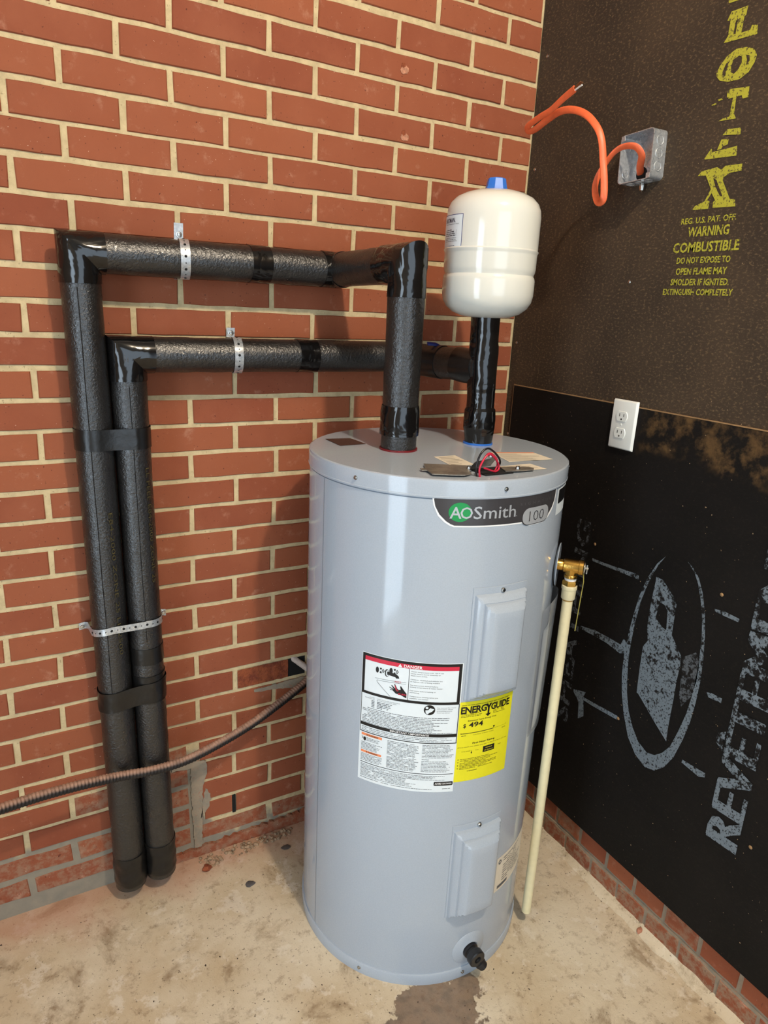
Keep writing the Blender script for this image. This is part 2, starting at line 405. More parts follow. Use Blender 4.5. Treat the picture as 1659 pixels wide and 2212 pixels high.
def brick_mesh(seed, L=PX-HJ, H=PZ-BJ, D=.03, jit=.0011):
    rd = random.Random(seed); pts = []
    for (x, z) in [(-.5,-.5),(-.22,-.5),(.05,-.5),(.3,-.5),(.5,-.5),(.5,.5),(.25,.5),(0,.5),(-.28,.5),(-.5,.5)]:
        pts.append((x*L + rd.uniform(-jit, jit), z*H + rd.uniform(-jit, jit)))
    k = len(pts); vs = []
    for x, z in pts: vs.append((x*(1-.0022/L*2) , 0, z*(1-.0016/H*2)))
    for x, z in pts: vs.append((x, .0022, z))
    for x, z in pts: vs.append((x, D, z))
    fs = [tuple(range(k))]
    for i in range(k):
        j = (i+1) % k; fs += [(i, i+k, j+k, j), (i+k, i+2*k, j+2*k, j+k)]
    me = bpy.data.meshes.new('brick'); me.from_pydata(vs, [], fs); me.update()
    bm = bmesh.new(); bm.from_mesh(me); bmesh.ops.recalc_face_normals(bm, faces=bm.faces[:])
    if bm.faces[0].normal.y > 0: bmesh.ops.reverse_faces(bm, faces=bm.faces[:])
    bm.to_mesh(me); bm.free()
    return me
BM = [brick_mesh(i) for i in range(8)]
for b in BM: b.materials.append(BRICK)
WBM = [brick_mesh(50+i, jit=.0028) for i in range(4)]
for b in WBM: b.materials.append(WBRICK)
FBM = [brick_mesh(80+i, jit=.003) for i in range(4)]
for b in FBM: b.materials.append(FBRICK)
rb = random.Random(3); rest = MB(); count = 0
def place(me, x0, x1, zc, y, sh=1.0, parent=wall_left):
    o = bpy.data.objects.new('brick', me); COL.objects.link(o); o.parent = parent
    o.location = ((x0+x1)/2, y, zc); o.scale = ((x1-x0)/(PX-HJ), 1, sh)
    o.rotation_euler = (0, R(rb.uniform(-.12, .12)), R(rb.uniform(-.15, .15))); return o
for c in range(-19, 31):
    us = [k + (.5 if c % 2 else 0) for k in range(-13, 5)]
    us = [u for u in us if u < 4.3]
    xs = [jx(c, u) for u in us] + [.0]
    zc = cz(c)
    for i in range(len(xs)-1):
        x0, x1 = xs[i] + HJ/2, xs[i+1] - HJ/2
        if i == len(xs)-2: x1 = -.006 if c % 2 else -.002
        y = rb.uniform(-.0009, .0009)
        if c < -3 or x1 < -1.5:
            me = BM[rb.randrange(8)]; s_ = (x1-x0)/(PX-HJ)
            rest.add([((x0+x1)/2 + v.co.x*s_, v.co.y + y, zc + v.co.z) for v in me.vertices], [tuple(p.vertices) for p in me.polygons]); continue
        if c == 23 and abs(us[i]-.5) < .1: broken = (x0, x1, zc); continue
        low = (c >= 29 and x1 < -1.0) or c == 30
        patch = c >= 26 and x0 < -.93 and x1 > -1.05
        if patch and c < 31:
            if x1 > -.935:                                   # cut back to the repaired corner
                xm = -.938
                place(WBM[rb.randrange(4)], max(x0, -1.05), xm - .006, zc, .002, .94)
                if x1 - (-.902) > .03: place(BM[rb.randrange(8)] if c < 30 else WBM[1], -.902, x1, zc, y)
                if x0 < -1.06: place(BM[rb.randrange(8)], x0, -1.06, zc, y)
                continue
            place(WBM[rb.randrange(4)], x0, x1, zc, .001, .95); continue
        if low: place(WBM[rb.randrange(4)], x0+.002, x1-.002, zc, .002 + y, .9)
        else: place(BM[rb.randrange(8)], x0, x1, zc, y)
rs = rest.build('bricks_beyond_view', BRICK, wall_left, smooth=False); rs['kind'] = 'stuff'
# the fractured brick beside the cable hole
x0, x1, zc = broken; m = MB(); nx, nz = 40, 12; vs = []; fs = []
for i in range(nx+1):
    for j in range(nz+1):
        x = x0 + (x1-x0)*.74*i/nx; z = zc + (PZ-BJ)*(j/nz-.5); t = i/nx
        y = -.0005 + .0025*t + .0022*mnoise.fractal(Vector((x*55, z*55, 1)), .7, 2.1, 4)
        if i == 0: y = 0
        vs.append((x, y, z))
for i in range(nx):
    for j in range(nz): a = i*(nz+1)+j; fs.append((a, a+nz+1, a+nz+2, a+1))
b = m.add(vs, fs).build('brick', BROKEN, wall_left); b['label'] = 'fractured brick with a rough orange face'
m = MB(); m.add([(x0+(x1-x0)*.72, .003, zc-.027), (x1, .003, zc-.027), (x1, .003, zc+.027), (x0+(x1-x0)*.72, .003, zc+.027)], [(0,1,2,3)])
m.build('wall_hole', HOLE, wall_left, smooth=False, label='dark hole in the brickwork')
def slab_irregular(name, pts, y, th, mat, parent, amp=.003, label=None):
    P = []
    for a, b in zip(pts, pts[1:]+pts[:1]):
        a = Vector(a); b = Vector(b); k = max(2, int((b-a).length/.006))
        for i in range(k):
            q = a.lerp(b, i/k); P.append((q.x + amp*mnoise.noise(Vector((q.x*90, q.y*90, 3))), q.y + amp*mnoise.noise(Vector((q.x*90, q.y*90, 9)))))
    tri = tessellate_polygon([[Vector((p[0], p[1], 0)) for p in P]]); k = len(P); mb = MB()
    mb.add([(p[0], y, p[1]) for p in P] + [(p[0], y+th, p[1]) for p in P], [tuple(t) for t in tri] + [(i, (i+1) % k, (i+1) % k + k, i+k) for i in range(k)])
    return mb.build(name, mat, parent, smooth=False, label=label)
slab_irregular('mortar_smear', [(-.934,.03),(-.914,.026),(-.910,.12),(-.907,.22),(-.892,.26),(-.896,.296),(-.93,.305),(-.985,.300),(-.985,.288),(-.936,.284),(-.938,.2)], -.0012, .006, GMORTAR, wall_left, .004, 'grey mortar run of the brick repair')
slab_irregular('mortar_smear', [(-.915,.118),(-.89,.15),(-.886,.19),(-.9,.21),(-.908,.17)], -.0012, .006, GMORTAR, wall_left, .004)
slab_irregular('mortar_smear', [(-.69,.478),(-.6,.482),(-.6,.452),(-.655,.455),(-.70,.462),(-.76,.467),(-.76,.474)], -.0014, .006, GMORTAR, wall_left, .003)
slab_irregular('mortar_smear', [(-1.0,.0),(-.4,.0),(0,.0),(0,.045),(-.4,.05),(-.7,.035),(-.85,.03),(-1.0,.024)], -.006, .012, WBRICK, wall_left, .008)
SPALL = plain('pale_spall', lin(196, 140, 112), .9, 0, .2, .25, 120, .6, 200)
for (x, z) in ((-.3926, 1.9934), (-.3840, 1.8569)):
    slab_irregular('spall_mark', [(x-.010,z-.006),(x-.002,z-.013),(x+.009,z-.010),(x+.011,z),(x+.003,z+.006),(x-.006,z+.004)], -.0012, .003, SPALL, wall_left, .004)
    slab_irregular('spall_pit', [(x-.008,z+.002),(x-.002,z-.001),(x+.004,z+.003),(x-.001,z+.012),(x-.006,z+.009)], -.0014, .003, BROKEN, wall_left, .003)
m = MB(); jw = jx(29, .5); m.box(jw-.005, jw+.004, -.0005, .004, cz(29)-.03, cz(29)+.026); m.build('weep_slot', HOLE, wall_left, smooth=False, label='open black weep slot between two bricks')
for (x, z) in [(-1.155,1.633),(-1.088,1.632)]:
    m = MB(); m.lathe([(0,.001),(.004,.001),(.004,0)], 10, (x, .003, z), (0,-1,0)); m.build('anchor_hole', HOLE, wall_left)

# ------------------------------------------------------------------ sheathed wall (plane x = 0)
m = MB(); m.box(.0, .12, -4.6, 0, .125, 3.2)
wall_right = struct(m.build('wall_right', BOARD, smooth=False), 'wall sheathed in brown and black fibreboard above a brick footing')
m = MB(); m.cbox(-.0045, .03, -4.6, -.030, .127, 1.2745, .0012, 1)
lowb = m.build('lower_board', BLACKB, wall_right, smooth=False, label='black lower sheathing board with grey stencilled print')
m = MB(); m.box(-.0048, .004, -4.0, -.0295, 1.2742, 1.2765); m.build('board_edge', TAN, lowb, smooth=False, label='raw tan top edge of the black board')
m = MB(); m.box(-.0042, .002, -.0302, -.029, .9, 1.2745); m.build('board_edge', TAN, lowb, smooth=False)
for (y, z, low) in [(-.0261,2.0849,0),(-.0214,1.829,0),(-.0178,1.3903,0),(-.3897,1.5485,0),(-.0186,1.1345,0),(-.4033,.9218,1),(-.7589,.9279,1),(-.5567,.5102,1),(-.931,.4274,1)]:
    m = MB(); m.lathe([(0,.0016),(.0025,.0014),(.0042,0)], 14, (-.0045 if low else 0, y, z), (-1,0,0))
    m.build('nail_head', TAN if low else SCREW, wall_right)
# footing of header bricks
m = MB(); m.box(.007, .12, -4.6, 0, 0, .126); m.box(.0026, .12, -4.6, 0, 0, .066); m.build('footing_mortar', GMORTAR, wall_right, smooth=False)
FJ = [-.012,-.108,-.205,-.302,-.3991,-.4895,-.5861,-.6787,-.7704,-.8698,-.9715,-1.07,-1.168,-1.266,-1.364,-1.462]
for i in range(len(FJ)-1):
    a, b_ = FJ[i], FJ[i+1]; me = BM[rb.randrange(8)] if i % 4 else WBM[i % 4]
    o = place(me, 0, 1, 0, 0, 1.0, wall_right); o.location = (.004, (a+b_)/2, .1005); o.rotation_euler = (0, 0, R(-90+rb.uniform(-.5,.5))); o.scale = ((a-b_-.011)/(PX-HJ), 1, 1.02)
    o = place(FBM[rb.randrange(4)], 0, 1, 0, 0, 1.0, wall_right); o.location = (.0005+rb.uniform(-.001,.001), (a+b_)/2+.045, .036); o.rotation_euler = (R(rb.uniform(-1,1)), 0, R(-90+rb.uniform(-.5,.5))); o.scale = ((a-b_-.008)/(PX-HJ), 1, .9)
# cement fillet along the footing
vs = []; fs = []; k = 90
for i in range(k+1):
    y = -.2 - 1.3*i/k; a = .012*mnoise.fractal(Vector((y*14, 2, 0)), .7, 2.2, 3); h = .006*mnoise.noise(Vector((y*20, 7, 0)))
    vs += [(.004, y, .018+h), (-.006+a*.3, y, .010+h*.6), (-.020+a, y, .0004), (.01, y, .0004)]
for i in range(k):
    for j in range(3): fs.append((i*4+j, i*4+4+j, i*4+5+j, i*4+1+j))
m = MB(); m.add(vs, fs).build('cement_fillet', CONCRETE, wall_right)

# stencilled print, coordinates in mm as (-y, z)
def wallp(x): return lambda s, d: (x, -s/1000, d/1000)
p = Print(wallp(-.0006))
p.poly([(539,1980),(546,1990),(546,2015),(539,2017),(545,2030),(579,2030),(578,2015),(575,2015),(574,1988),(592,1988),(594,1995),(606,1992),(608,1977)], [[(558,2012),(562,2012),(562,1989),(557,1990)]])
p.poly([(534,1931),(539,1942),(551,1955),(569,1963),(590,1961),(607,1954),(615,1942),(613,1931),(604,1917),(587,1909),(563,1910),(544,1916),(536,1924)],
       [[(564,1936),(567,1946),(578,1950),(584,1947),(586,1937),(581,1927),(573,1921),(566,1925)],[(547,1930),(552,1943),(560,1946),(556,1940),(554,1929),(555,1922),(548,1924)],[(592,1948),(600,1945),(602,1936),(596,1929),(596,1939)]])
for q in ([(566,1884),(565,1894),(572,1896),(611,1892),(613,1874),(601,1874),(598,1880),(587,1880),(588,1851),(594,1842),(556,1844),(565,1847),(579,1848),(580,1880),(570,1880)],
          [(534,1876),(542,1878),(546,1876),(539,1874)],[(547,1883),(556,1884),(558,1881),(549,1880)],[(570,1817),(580,1826),(608,1824),(610,1812),(589,1815)],
          [(564,1792),(570,1810),(586,1808),(586,1799),(575,1797),(573,1793)],[(537,1779),(551,1798),(554,1790),(607,1793),(609,1776)],[(536,2046),(530,2075),(600,2085),(606,2060),(580,2056),(568,2050),(558,2045)]): p.poly(q)
p.poly([(529,1750),(537,1758),(571,1761),(581,1755),(589,1761),(625,1760),(626,1748),(601,1747),(590,1741),(588,1736),(611,1700),(623,1697),(626,1685),(576,1687),(575,1698),(579,1700),(568,1715),(561,1702),(567,1699),(566,1686),(529,1687),(534,1694),(555,1701),(565,1722),(548,1749)], [[(566,1742),(574,1738),(594,1706),(588,1707),(574,1726)]])
def wtext(pr, body, s0, s1, z, h, bold=.02, shear=0, sp=1.0):
    v, f = fit(body, s0, s1, h, bold, shear, sp); pr.mb.add([pr.fn(q[0], z+q[1]) for q in v], f)
wtext(p, 'REG. U.S. PAT. OFF.', 507, 633, 1661, 11, .027)
wtext(p, 'WARNING', 527, 622, 1636, 18, .027)
wtext(p, 'COMBUSTIBLE', 497, 650, 1606, 19, .027)
wtext(p, 'DO NOT EXPOSE TO', 511, 636, 1584, 12, .027)
wtext(p, 'OPEN FLAME MAY', 513, 633, 1562, 13, .027)
wtext(p, 'SMOLDER IF IGNITED.', 504, 642, 1541, 12.5, .027)
wtext(p, 'EXTINGUISH COMPLETELY', 488, 654, 1521.5, 12, .027)
p.build('stencil_print', YINK, wall_right, 'yellow stencilled lettering on the brown board')
p = Print(wallp(-.0051))
p.poly([(612,962),(593,938),(574,896),(560,846),(552,793),(546,736),(544,679),(547,628),(555,584),(570,534),(594,481),(623,449),(655,435),(681,443),(704,468),(723,507),(737,563),(746,614),(750,665),(751,721),(747,777),(741,823),(730,875),(717,914),(701,944),(683,961),(667,970),(689,951),(702,930),(714,901),(726,862),(734,820),(738,772),(739,726),(738,674),(733,627),(722,575),(710,529),(693,500),(674,481),(652,475),(625,487),(603,513),(584,547),(570,592),(563,637),(558,682),(558,724),(560,776),(567,837),(580,890),(596,934)])
p.poly([(596,907),(615,906),(648,880),(660,864),(662,790),(694,754),(697,740),(695,690),(696,642),(696,563),(698,534),(663,559),(602,606),(597,607),(594,671),(593,729),(603,748),(596,772),(594,816),(595,860),(597,897)], [[(617,852),(630,851),(641,840),(646,795),(634,797),(613,812)]])
for q in ([(402,884),(438,885),(549,894),(549,882),(445,878),(403,877)],[(393,692),(445,702),(493,703),(529,702),(536,723),(545,714),(545,686),(530,679),(486,686),(442,686),(395,684)],
          [(402,508),(444,522),(438,504),(554,516),(554,505),(471,497),(440,496),(448,452),(430,434),(425,482),(402,501)],[(750,892),(772,896),(807,894),(807,886),(774,886),(751,887)],
          [(770,704),(781,708),(806,709),(806,698),(776,695)],[(746,517),(764,518),(804,521),(805,511),(791,503),(745,509)],[(985,470),(1000,474),(1000,560),(985,556)]): p.poly(q)
# REVETEMENT runs up the board, letter tops towards the corner
p.build('stencil_print', GINK, lowb, 'grey stencilled oval emblem on the black board')
p = Print(wallp(-.0051))
v, f = fit('REV\u00caTEMENT', 0, 726, 76, 0, -.06, .98)
for k_ in (-6.5, -2.2, 2.2, 6.5):
    fx = wallp(-.0052 - .00006*(k_ + 7)); p.mb.add([fx(906 - q[1]*(1 - abs(k_)*.004), 388 + q[0] + k_) for q in v], f)
p.build('stencil_print', GINK3, lowb, 'worn grey stencilled word running up the black board')
p = Print(wallp(-.0051))
p.poly([(699,753),(728,779),(740,762),(742,716),(736,673),(718,638),(708,657),(704,708)])
v, f = fit('SHEATHING', 0, 575, 46, .02, 0, 1.0); p.mb.add([p.fn(394 - q[1] - q[0]*.02, 398 + q[0]) for q in v], f)
p.build('stencil_print', GINK2, lowb, 'faint grey stencilled word on the black board')

# ------------------------------------------------------------------ water heater
HX, HY, HR, HT = -.461, -.347, .2745, 1.18
heater = empty('water_heater', 'tall grey cylindrical electric water heater standing in the corner', 'water heater'); heater.location = (HX, HY, 0)
def H(mb, name, mat, parent=None, **k):                     # world-space mesh parented under the heater
    o = mb.build(name, mat, None, **k); par = parent or heater
    o.parent = par; o.matrix_parent_inverse = Matrix.Translation((-HX, -HY, 0)) if par is heater else Matrix.Identity(4)
    return o
def hcyl(th0, ztop, off):                                   # label space on the heater jacket
    r = HR + off
    return lambda s, d: (HX + r*math.cos(R(th0) + s/HR), HY + r*math.sin(R(th0) + s/HR), ztop - d)
m = MB(); m.lathe([(.2745,.0275),(.2745,1.1425),(.2715,1.1430),(.2715,1.1455)], 128, (HX, HY, 0)); jacket = H(m, 'jacket', ENAMEL, label='glossy grey painted steel jacket')
m = MB(); m.lathe([(.26,.0),(.2772,.0),(.2775,.002),(.2775,.0265),(.2765,.0285),(.2745,.0290)], 128, (HX, HY, 0)); H(m, 'base_ring', ENAMEL)
m = MB(); m.lathe([(.2700,1.1452),(.2752,1.1450),(.2766,1.1455),(.2772,1.1470),(.2772,1.1490),(.2766,1.1500),(.2766,1.1745),(.2757,1.1785),(.2725,1.1800),(.12,1.1808),(0,1.1810)], 128, (HX, HY, 0)); lid = H(m, 'lid', ENAMEL, angle=22, label='grey lid with a folded rim')
def screw(th, z, r=HR, name='screw', parent=None, s=.0042):
    n_ = Vector((math.cos(R(th)), math.sin(R(th)), 0)); o_ = Vector((HX, HY, z)) + n_*r
    m = MB(); m.lathe([(0,.0036),(s*.55,.0036),(s*.62,.0030),(s*.62,.0012),(s,.0010),(s,-.001)], 6 if name == 'x' else 14, o_, n_)
    return H(m, name, SCREW, parent)
for th in (-156.3, -96.3, -36, 24, 84, 144): screw(th, 1.163, .2768)
for th in (-144.5, -93.9, -30, 30, 90): screw(th, .0155, .2775)
# vertical lap seam of the jacket
m = MB(); m.add([hcyl(-176.6,0,.0004)(s, -z) for z in (.03, 1.144) for s in (0, .002)], [(0,1,3,2)]); H(m, 'jacket_seam', ENAMEL_DK, smooth=False)

# access panels
def access(z_top, z_bot, zf, th0, label, thw=26.0):
    W_ = R(thw)*HR; Hh = zf - z_bot; cs = []
    def lines(L, lead):
        a = [0, .0006, .0025, .0045+lead, .0062+lead, .0080+lead, .0125+lead, .0170+lead, .0178+lead, .0186+lead, .0196+lead, .0212+lead, .0260+lead, .0310+lead, .0335+lead]
        return a
    S_ = lines(W_, 0); sx = S_ + [S_[-1] + (W_-2*S_[-1])*i/6 for i in range(1, 6)] + [W_-q for q in reversed(S_)]
    Dt = lines(Hh, .0095); Db = lines(Hh, -.003); Db = sorted(set(max(0, q) for q in Db))
    dz = Dt + [Dt[-1] + (Hh-Dt[-1]-Db[-1])*i/10 for i in range(1, 10)] + [Hh-q for q in reversed(Db)]
    def prof(e):
        K = [(0,0.0004),(.0006,.0016),(.0045,.0016),(.0062,.0075),(.0080,.0098),(.0170,.0168),(.0178,.0160),(.0186,.0166),(.0196,.0200),(.0212,.0225),(.0310,.0318),(.0335,.0328)]
        if e >= K[-1][0]: return K[-1][1]
        for (a, ha), (b, hb) in zip(K, K[1:]):
            if e <= b: return ha + (hb-ha)*(e-a)/(b-a)
    def lead(e, l): return e if e <= .0045 else max(.0045, e-l)
    vs = []; fs = []; nz = len(dz)
    for s_ in sx:
        for d_ in dz:
            e = min(min(s_, W_-s_), lead(d_, .0095), (Hh-d_)+.003)
            vs.append(hcyl(th0, zf, prof(max(0, e)))(s_, d_))
    for i in range(len(sx)-1):
        for j in range(nz-1): a = i*nz+j; fs.append((a, a+1, a+nz+1, a+nz))
    m = MB(); m.add(vs, fs); o = H(m, 'access_panel', ENAMEL, angle=28, label=label)
    n_ = hcyl(th0, zf, .0016)(W_/2, .0085); nn = Vector((n_[0]-HX, n_[1]-HY, 0)).normalized()
    m = MB(); m.lathe([(0,.0046),(.0034,.0042),(.0048,.002),(.0052,-.001)], 16, n_, nn); H(m, 'screw', SCREW, o, label='zinc screw')
    m = MB(); 
    for (ax_, bx_) in ((.0034,.0007),(.0007,.0034)):
        t = Vector((-nn.y, nn.x, 0)); c_ = Vector(n_) + nn*.0048
        m.add([c_ + t*ax_ + Vector((0,0,bx_)), c_ - t*ax_ + Vector((0,0,bx_)), c_ - t*ax_ - Vector((0,0,bx_)), c_ + t*ax_ - Vector((0,0,bx_))], [(0,1,2,3)])
    H(m, 'screw_slot', HOLE, o, smooth=False)
    return o
access(.958, .7335, .9725, -106.0, 'upper raised element access panel')
access(.4165, .189, .4315, -105.7, 'lower raised element access panel')

# badge
bf = hcyl(-124.5, 1.1475, .0009)
mm = lambda pts: [(a/1000, b/1000) for a, b in pts]
outer = mm([(0,3),(1,.6),(4,-.4),(60,.2),(115,.4),(200,.6),(284,.6),(286,2),(285,12),(283,25),(276,38),(266,48),(257,54),(240,60.5),(200,60.5),(189,58),(182,53.2),(96,53.2),(42,53.2),(34,50.5),(25,45),(12,33),(3,17)])
p = Print(hcyl(-124.5, 1.1475, .0005)); p.poly([(a + (.0022 if a > .14 else -.0022)*(.6), b + (.0018 if b > .027 else -.0016)) for a, b in outer], cut=.008); bedge = H(p.mb, 'badge', WINK, smooth=False, label='charcoal and silver brand badge below the lid')
inner = mm([(2,4),(3,2),(6,1.6),(60,2.0),(115,2.2),(200,2.0),(281,1.8),(283,3),(282,12),(280,24),(272,37),(262,46),(252,52),(180,52),(96,52),(42,52),(35,49.5),(26,44),(13.5,32),(5,17)])
p = Print(bf); p.poly(inner, cut=.008); H(p.mb, 'badge_face', BADGE, bedge, smooth=False)
def ell(cx, cy, rx, ry, k=40): return [((cx + rx*math.cos(2*math.pi*i/k))/1000, (cy + ry*math.sin(2*math.pi*i/k))/1000) for i in range(k)]
p = Print(hcyl(-124.5, 1.1475, .0012)); p.poly(ell(50.5, 26.5, 21, 18.2), cut=.008); H(p.mb, 'badge_disc', GREENINK, bedge, smooth=False, label='green disc')
p = Print(hcyl(-124.5, 1.1475, .0017)); p.text('A', .0318, .0535, .0382, .0222, .012); p.text('O', .0510, .0740, .0384, .0222, .008)
p.text('Smith', .0757, .1620, .0389, .0240, .005); p.text('.', .164, .1655, .0385, .012)
H(p.mb, 'badge_lettering', SILVER, bedge, smooth=False, label='silver lettering')
def pill(x0, x1, y0, y1, r, k=8):
    out = []
    for (cx, cy, a0) in ((x1-r, y0+r, -90), (x1-r, y1-r, 0), (x0+r, y1-r, 90), (x0+r, y0+r, 180)):
        for i in range(k+1): a = R(a0 + 90*i/k); out.append((cx + r*math.cos(a), cy + r*math.sin(a)))
    return [(a/1000, b/1000) for a, b in out]
p = Print(hcyl(-124.5, 1.1475, .0013)); p.poly(pill(177.5, 259, 25.2, 60.6, 17), cut=.006); H(p.mb, 'badge_rim', BADGE, bedge, smooth=False)
p = Print(hcyl(-124.5, 1.1475, .0017)); p.poly(pill(180, 256.5, 26.6, 59.2, 15.5), cut=.006); H(p.mb, 'badge_plate', SILVER, bedge, smooth=False)
p = Print(hcyl(-124.5, 1.1475, .0022)); p.text('100', .197, .240, .0535, .0212, -.018); 
H(p.mb, 'badge_number', BADGE, bedge, smooth=False)
p = Print(hcyl(-124.5, 1.1475, .0014)); p.text('SIGNATURE', .172, .272, .0195, .0052, -.01, 0, 1.9); H(p.mb, 'badge_small_lettering', plain('dim_print', lin(96, 96, 98), .4), bedge, smooth=False)

# danger / important label
RN = random.Random(11)
lf = lambda off: hcyl(-149.6, .8155, off)
lab = Print(lf(.0003)); lab.rect(-.0012, .2032, 0, .2955); wl = H(lab.mb, 'warning_label', PAPER, smooth=False, label='large white safety label with a black and red danger panel')
p = Print(cut=.008, fn=lf(.0006))
p.rect(0, .201, .0014, .0072); p.rect(0, .0058, .0014, .090); p.rect(.1948, .201, .0014, .090); p.rect(0, .201, .0852, .0910)
p.rect(0, .0012, .09, .1795); p.rect(.2002, .2018, .09, .1795); p.rect(.0005, .2015, .1577, .1650); p.rect(.0005, .202, .1785, .1803); p.rect(.004, .2, .2515, .2528)
p.rect(.0974, .0984, .0155, .0855)
H(p.mb, 'panel_frames', INK, wl, smooth=False, label='black frames and rules')['kind'] = 'stuff'
p = Print(cut=.008, fn=lf(.0006))
# tap with two handles, basin and hand
for (cx, cy) in ((33, 31.5), (61.5, 27.5)):
    p.poly(ell(cx, cy, 3.4, 6.6, 20))
    for q in ([(5,-5.5),(9,-6),(9.5,-3),(6.5,-1.2)],[(5,5.5),(9,6.5),(9.5,3),(6.5,1.2)]): p.poly([((cx+a)/1000, (cy+b)/1000) for a, b in q])
    p.poly([((cx+a)/1000, (cy+b)/1000) for a, b in [(9.5,0),(12.2,-5),(15.4,0),(12.2,5)]], [[((cx+a)/1000, (cy+b)/1000) for a, b in [(10.9,0),(12.2,-2.6),(13.7,0),(12.2,2.6)]]])
p.poly(ell(53.5, 34, 4.6, 8.2, 24), [ell(54.4, 34, 3.2, 6.6, 24)])
p.poly(mm([(53.5,31),(57,30),(72,32.5),(77,36),(79,41),(73,42),(70.5,39.5),(57,37.5),(54,37.5)]))
H(p.mb, 'tap_drawing', INK, wl, smooth=False, label='drawing of a tap with two handles')['kind'] = 'stuff'
p = Print(cut=.008, fn=lf(.0006))
for a, b, c_, d_ in ((29,50.2,93,47.2),(33,54.2,93,50.6)):
    p.poly(mm([(a,b),(c_,d_),(c_,d_+.5),(a,b+.5)]))
p.poly(mm([(33,54.2),(32.5,57),(35,60),(62,84.5),(62.8,84.5),(35.6,59.6),(33.2,57),(33.6,54.6)]))
p.poly(mm([(95,72),(95,82),(84,77),(73,75),(67,69.5),(61.5,69),(61.3,67.5),(68,68),(60,64),(60,62.6),(69,66),(63.5,58.5),(65,57.8),(72,64.5),(69.5,55),(71,54.6),(76,64),(79,66),(83,65),(81.5,58),(83.2,57),(90,66)]))
H(p.mb, 'hand_drawing', INK, wl, smooth=False, label='drawing of a hand over a basin')['kind'] = 'stuff'
p = Print(cut=.008, fn=lf(.0006))
p.text('Water temperature over 125\u00b0F can', .1010, .1648, .0224, .0021, .0); 
for i, (t, d, s1) in enumerate((('cause severe burns instantly or', .0268, .1592), ('death from scalds.', .0312, .1335), ('Children, disabled and elderly are', .0398, .1635), ('at highest risk of being scalded.', .0442, .1588), ('See instruction manual before', .0520, .1555), ('setting temperature at water heater.', .0562, .1655), ('Feel water before bathing or', .0642, .1520), ('showering.', .0684, .1200), ('Temperature limiting valves are', .0768, .1570), ('available, see manual.', .0812, .1385))):
    p.text(t, .1010, s1, d, .0021)
H(p.mb, 'danger_text', INK, wl, smooth=False, label='small black danger text')['kind'] = 'stuff'
p = Print(cut=.008, fn=lf(.0006))
p.poly(ell(142.2, 103.2, 11.2, 11.2, 36), [ell(137, 98.6, 2.9, 2.9, 14), mm([(134,104),(140,103),(143.5,98.5),(151.5,101),(147.5,106.5),(141.5,110),(139,113),(135,110.5)])])
H(p.mb, 'reading_symbol', INK, wl, smooth=False, label='black round read-the-manual symbol')
p = Print(cut=.008, fn=lf(.0006))
p.poly(pill(161.8, 201.5, 270.2, 279.6, 2.2))
H(p.mb, 'certification_mark', INK, wl, smooth=False)
p = Print(cut=.008, fn=lf(.0006)); p.rect(.0058, .1948, .0072, .0160)
p.text('HOT', .0705, .0830, .0512, .0040, .01); p.poly(mm([(70.2,56.5),(72,58),(75,65),(79,68),(76,70),(73,67.5)]))
H(p.mb, 'red_print', REDINK, wl, smooth=False, label='red danger band and hot water marks')['kind'] = 'stuff'
p = Print(cut=.008, fn=lf(.0009)); p.text('BURN', .0785, .0950, .0765, .0036, .02); H(p.mb, 'red_lettering', REDINK, wl, smooth=False)
p = Print(cut=.008, fn=lf(.0009)); p.text('DANGER', .0868, .1230, .0148, .0064, .02); p.poly(mm([(79.3,8.6),(83.4,15.0),(75.2,15.0)]), [mm([(79.0,10.8),(79.6,10.8),(79.6,13.2),(79.0,13.2)])])
p.text('IMPORTANT / IMPORTANTE', .0660, .1446, .1634, .0044, .015)
p.text('AHRI', .1640, .1768, .2767, .0042, .02); p.text('CERTIFIED', .1785, .1990, .2763, .0032, .01)
H(p.mb, 'white_lettering', WINK, wl, smooth=False)['kind'] = 'stuff'
p = Print(cut=.008, fn=lf(.0006)); p.rect(.0042, .0502, .1828, .1884); H(p.mb, 'orange_band', ORANGEINK, wl, smooth=False); p = Print(cut=.008, fn=lf(.0006)); p.rect(.0042, .0502, .2235, .2286); H(p.mb, 'orange_band', ORANGEINK, wl, smooth=False)
p = Print(cut=.008, fn=lf(.0009)); p.text('WARNING', .0200, .0420, .1872, .0032, .015); p.text('WARNING', .0200, .0420, .2275, .0032, .015)
p.poly(mm([(15.4,187.2),(17.2,184),(19,187.2)])); p.poly(mm([(15.4,227.5),(17.2,224.4),(19,227.5)]))
p.poly(ell(12, 196, 3.1, 4.6, 18)); p.poly(mm([(5,190.5),(9,194),(6.2,197),(5.4,196.3),(7.6,194),(4.6,191)])); H(p.mb, 'black_lettering', INK, wl, smooth=False)['kind'] = 'stuff'
p = Print(cut=.008, fn=lf(.0006))
p.text('TIME TO PRODUCE SERIOUS', .0355, .0830, .0975, .0016); p.text('BURNS ON ADULT SKIN', .0355, .0760, .1007, .0016)
p.text('WATER', .0190, .0300, .0975, .0016); p.text('TEMPERATURE', .0085, .0300, .1007, .0016)
for i in range(5): p.rect(.0235, .0302, .1030+i*.0034, .1045+i*.0034); p.lines(.0355, .0690-i*.002, .1045+i*.0034, .1046+i*.0034, .01, .0015, RN)
p.text('See manual for more', .1570, .1950, .0985, .0018); p.text('information about', .1570, .1890, .1022, .0018); p.text('preventing burns', .1570, .1872, .1060, .0018); p.text('from hot water', .1570, .1830, .1098, .0018)
p.lines(.0150, .1830, .1225, .1226, .01, .0013, RN, 0); p.text('NOTICE', .1340, .1480, .2190, .0022, .02)
H(p.mb, 'fine_print', DKINK, wl, smooth=False)['kind'] = 'stuff'
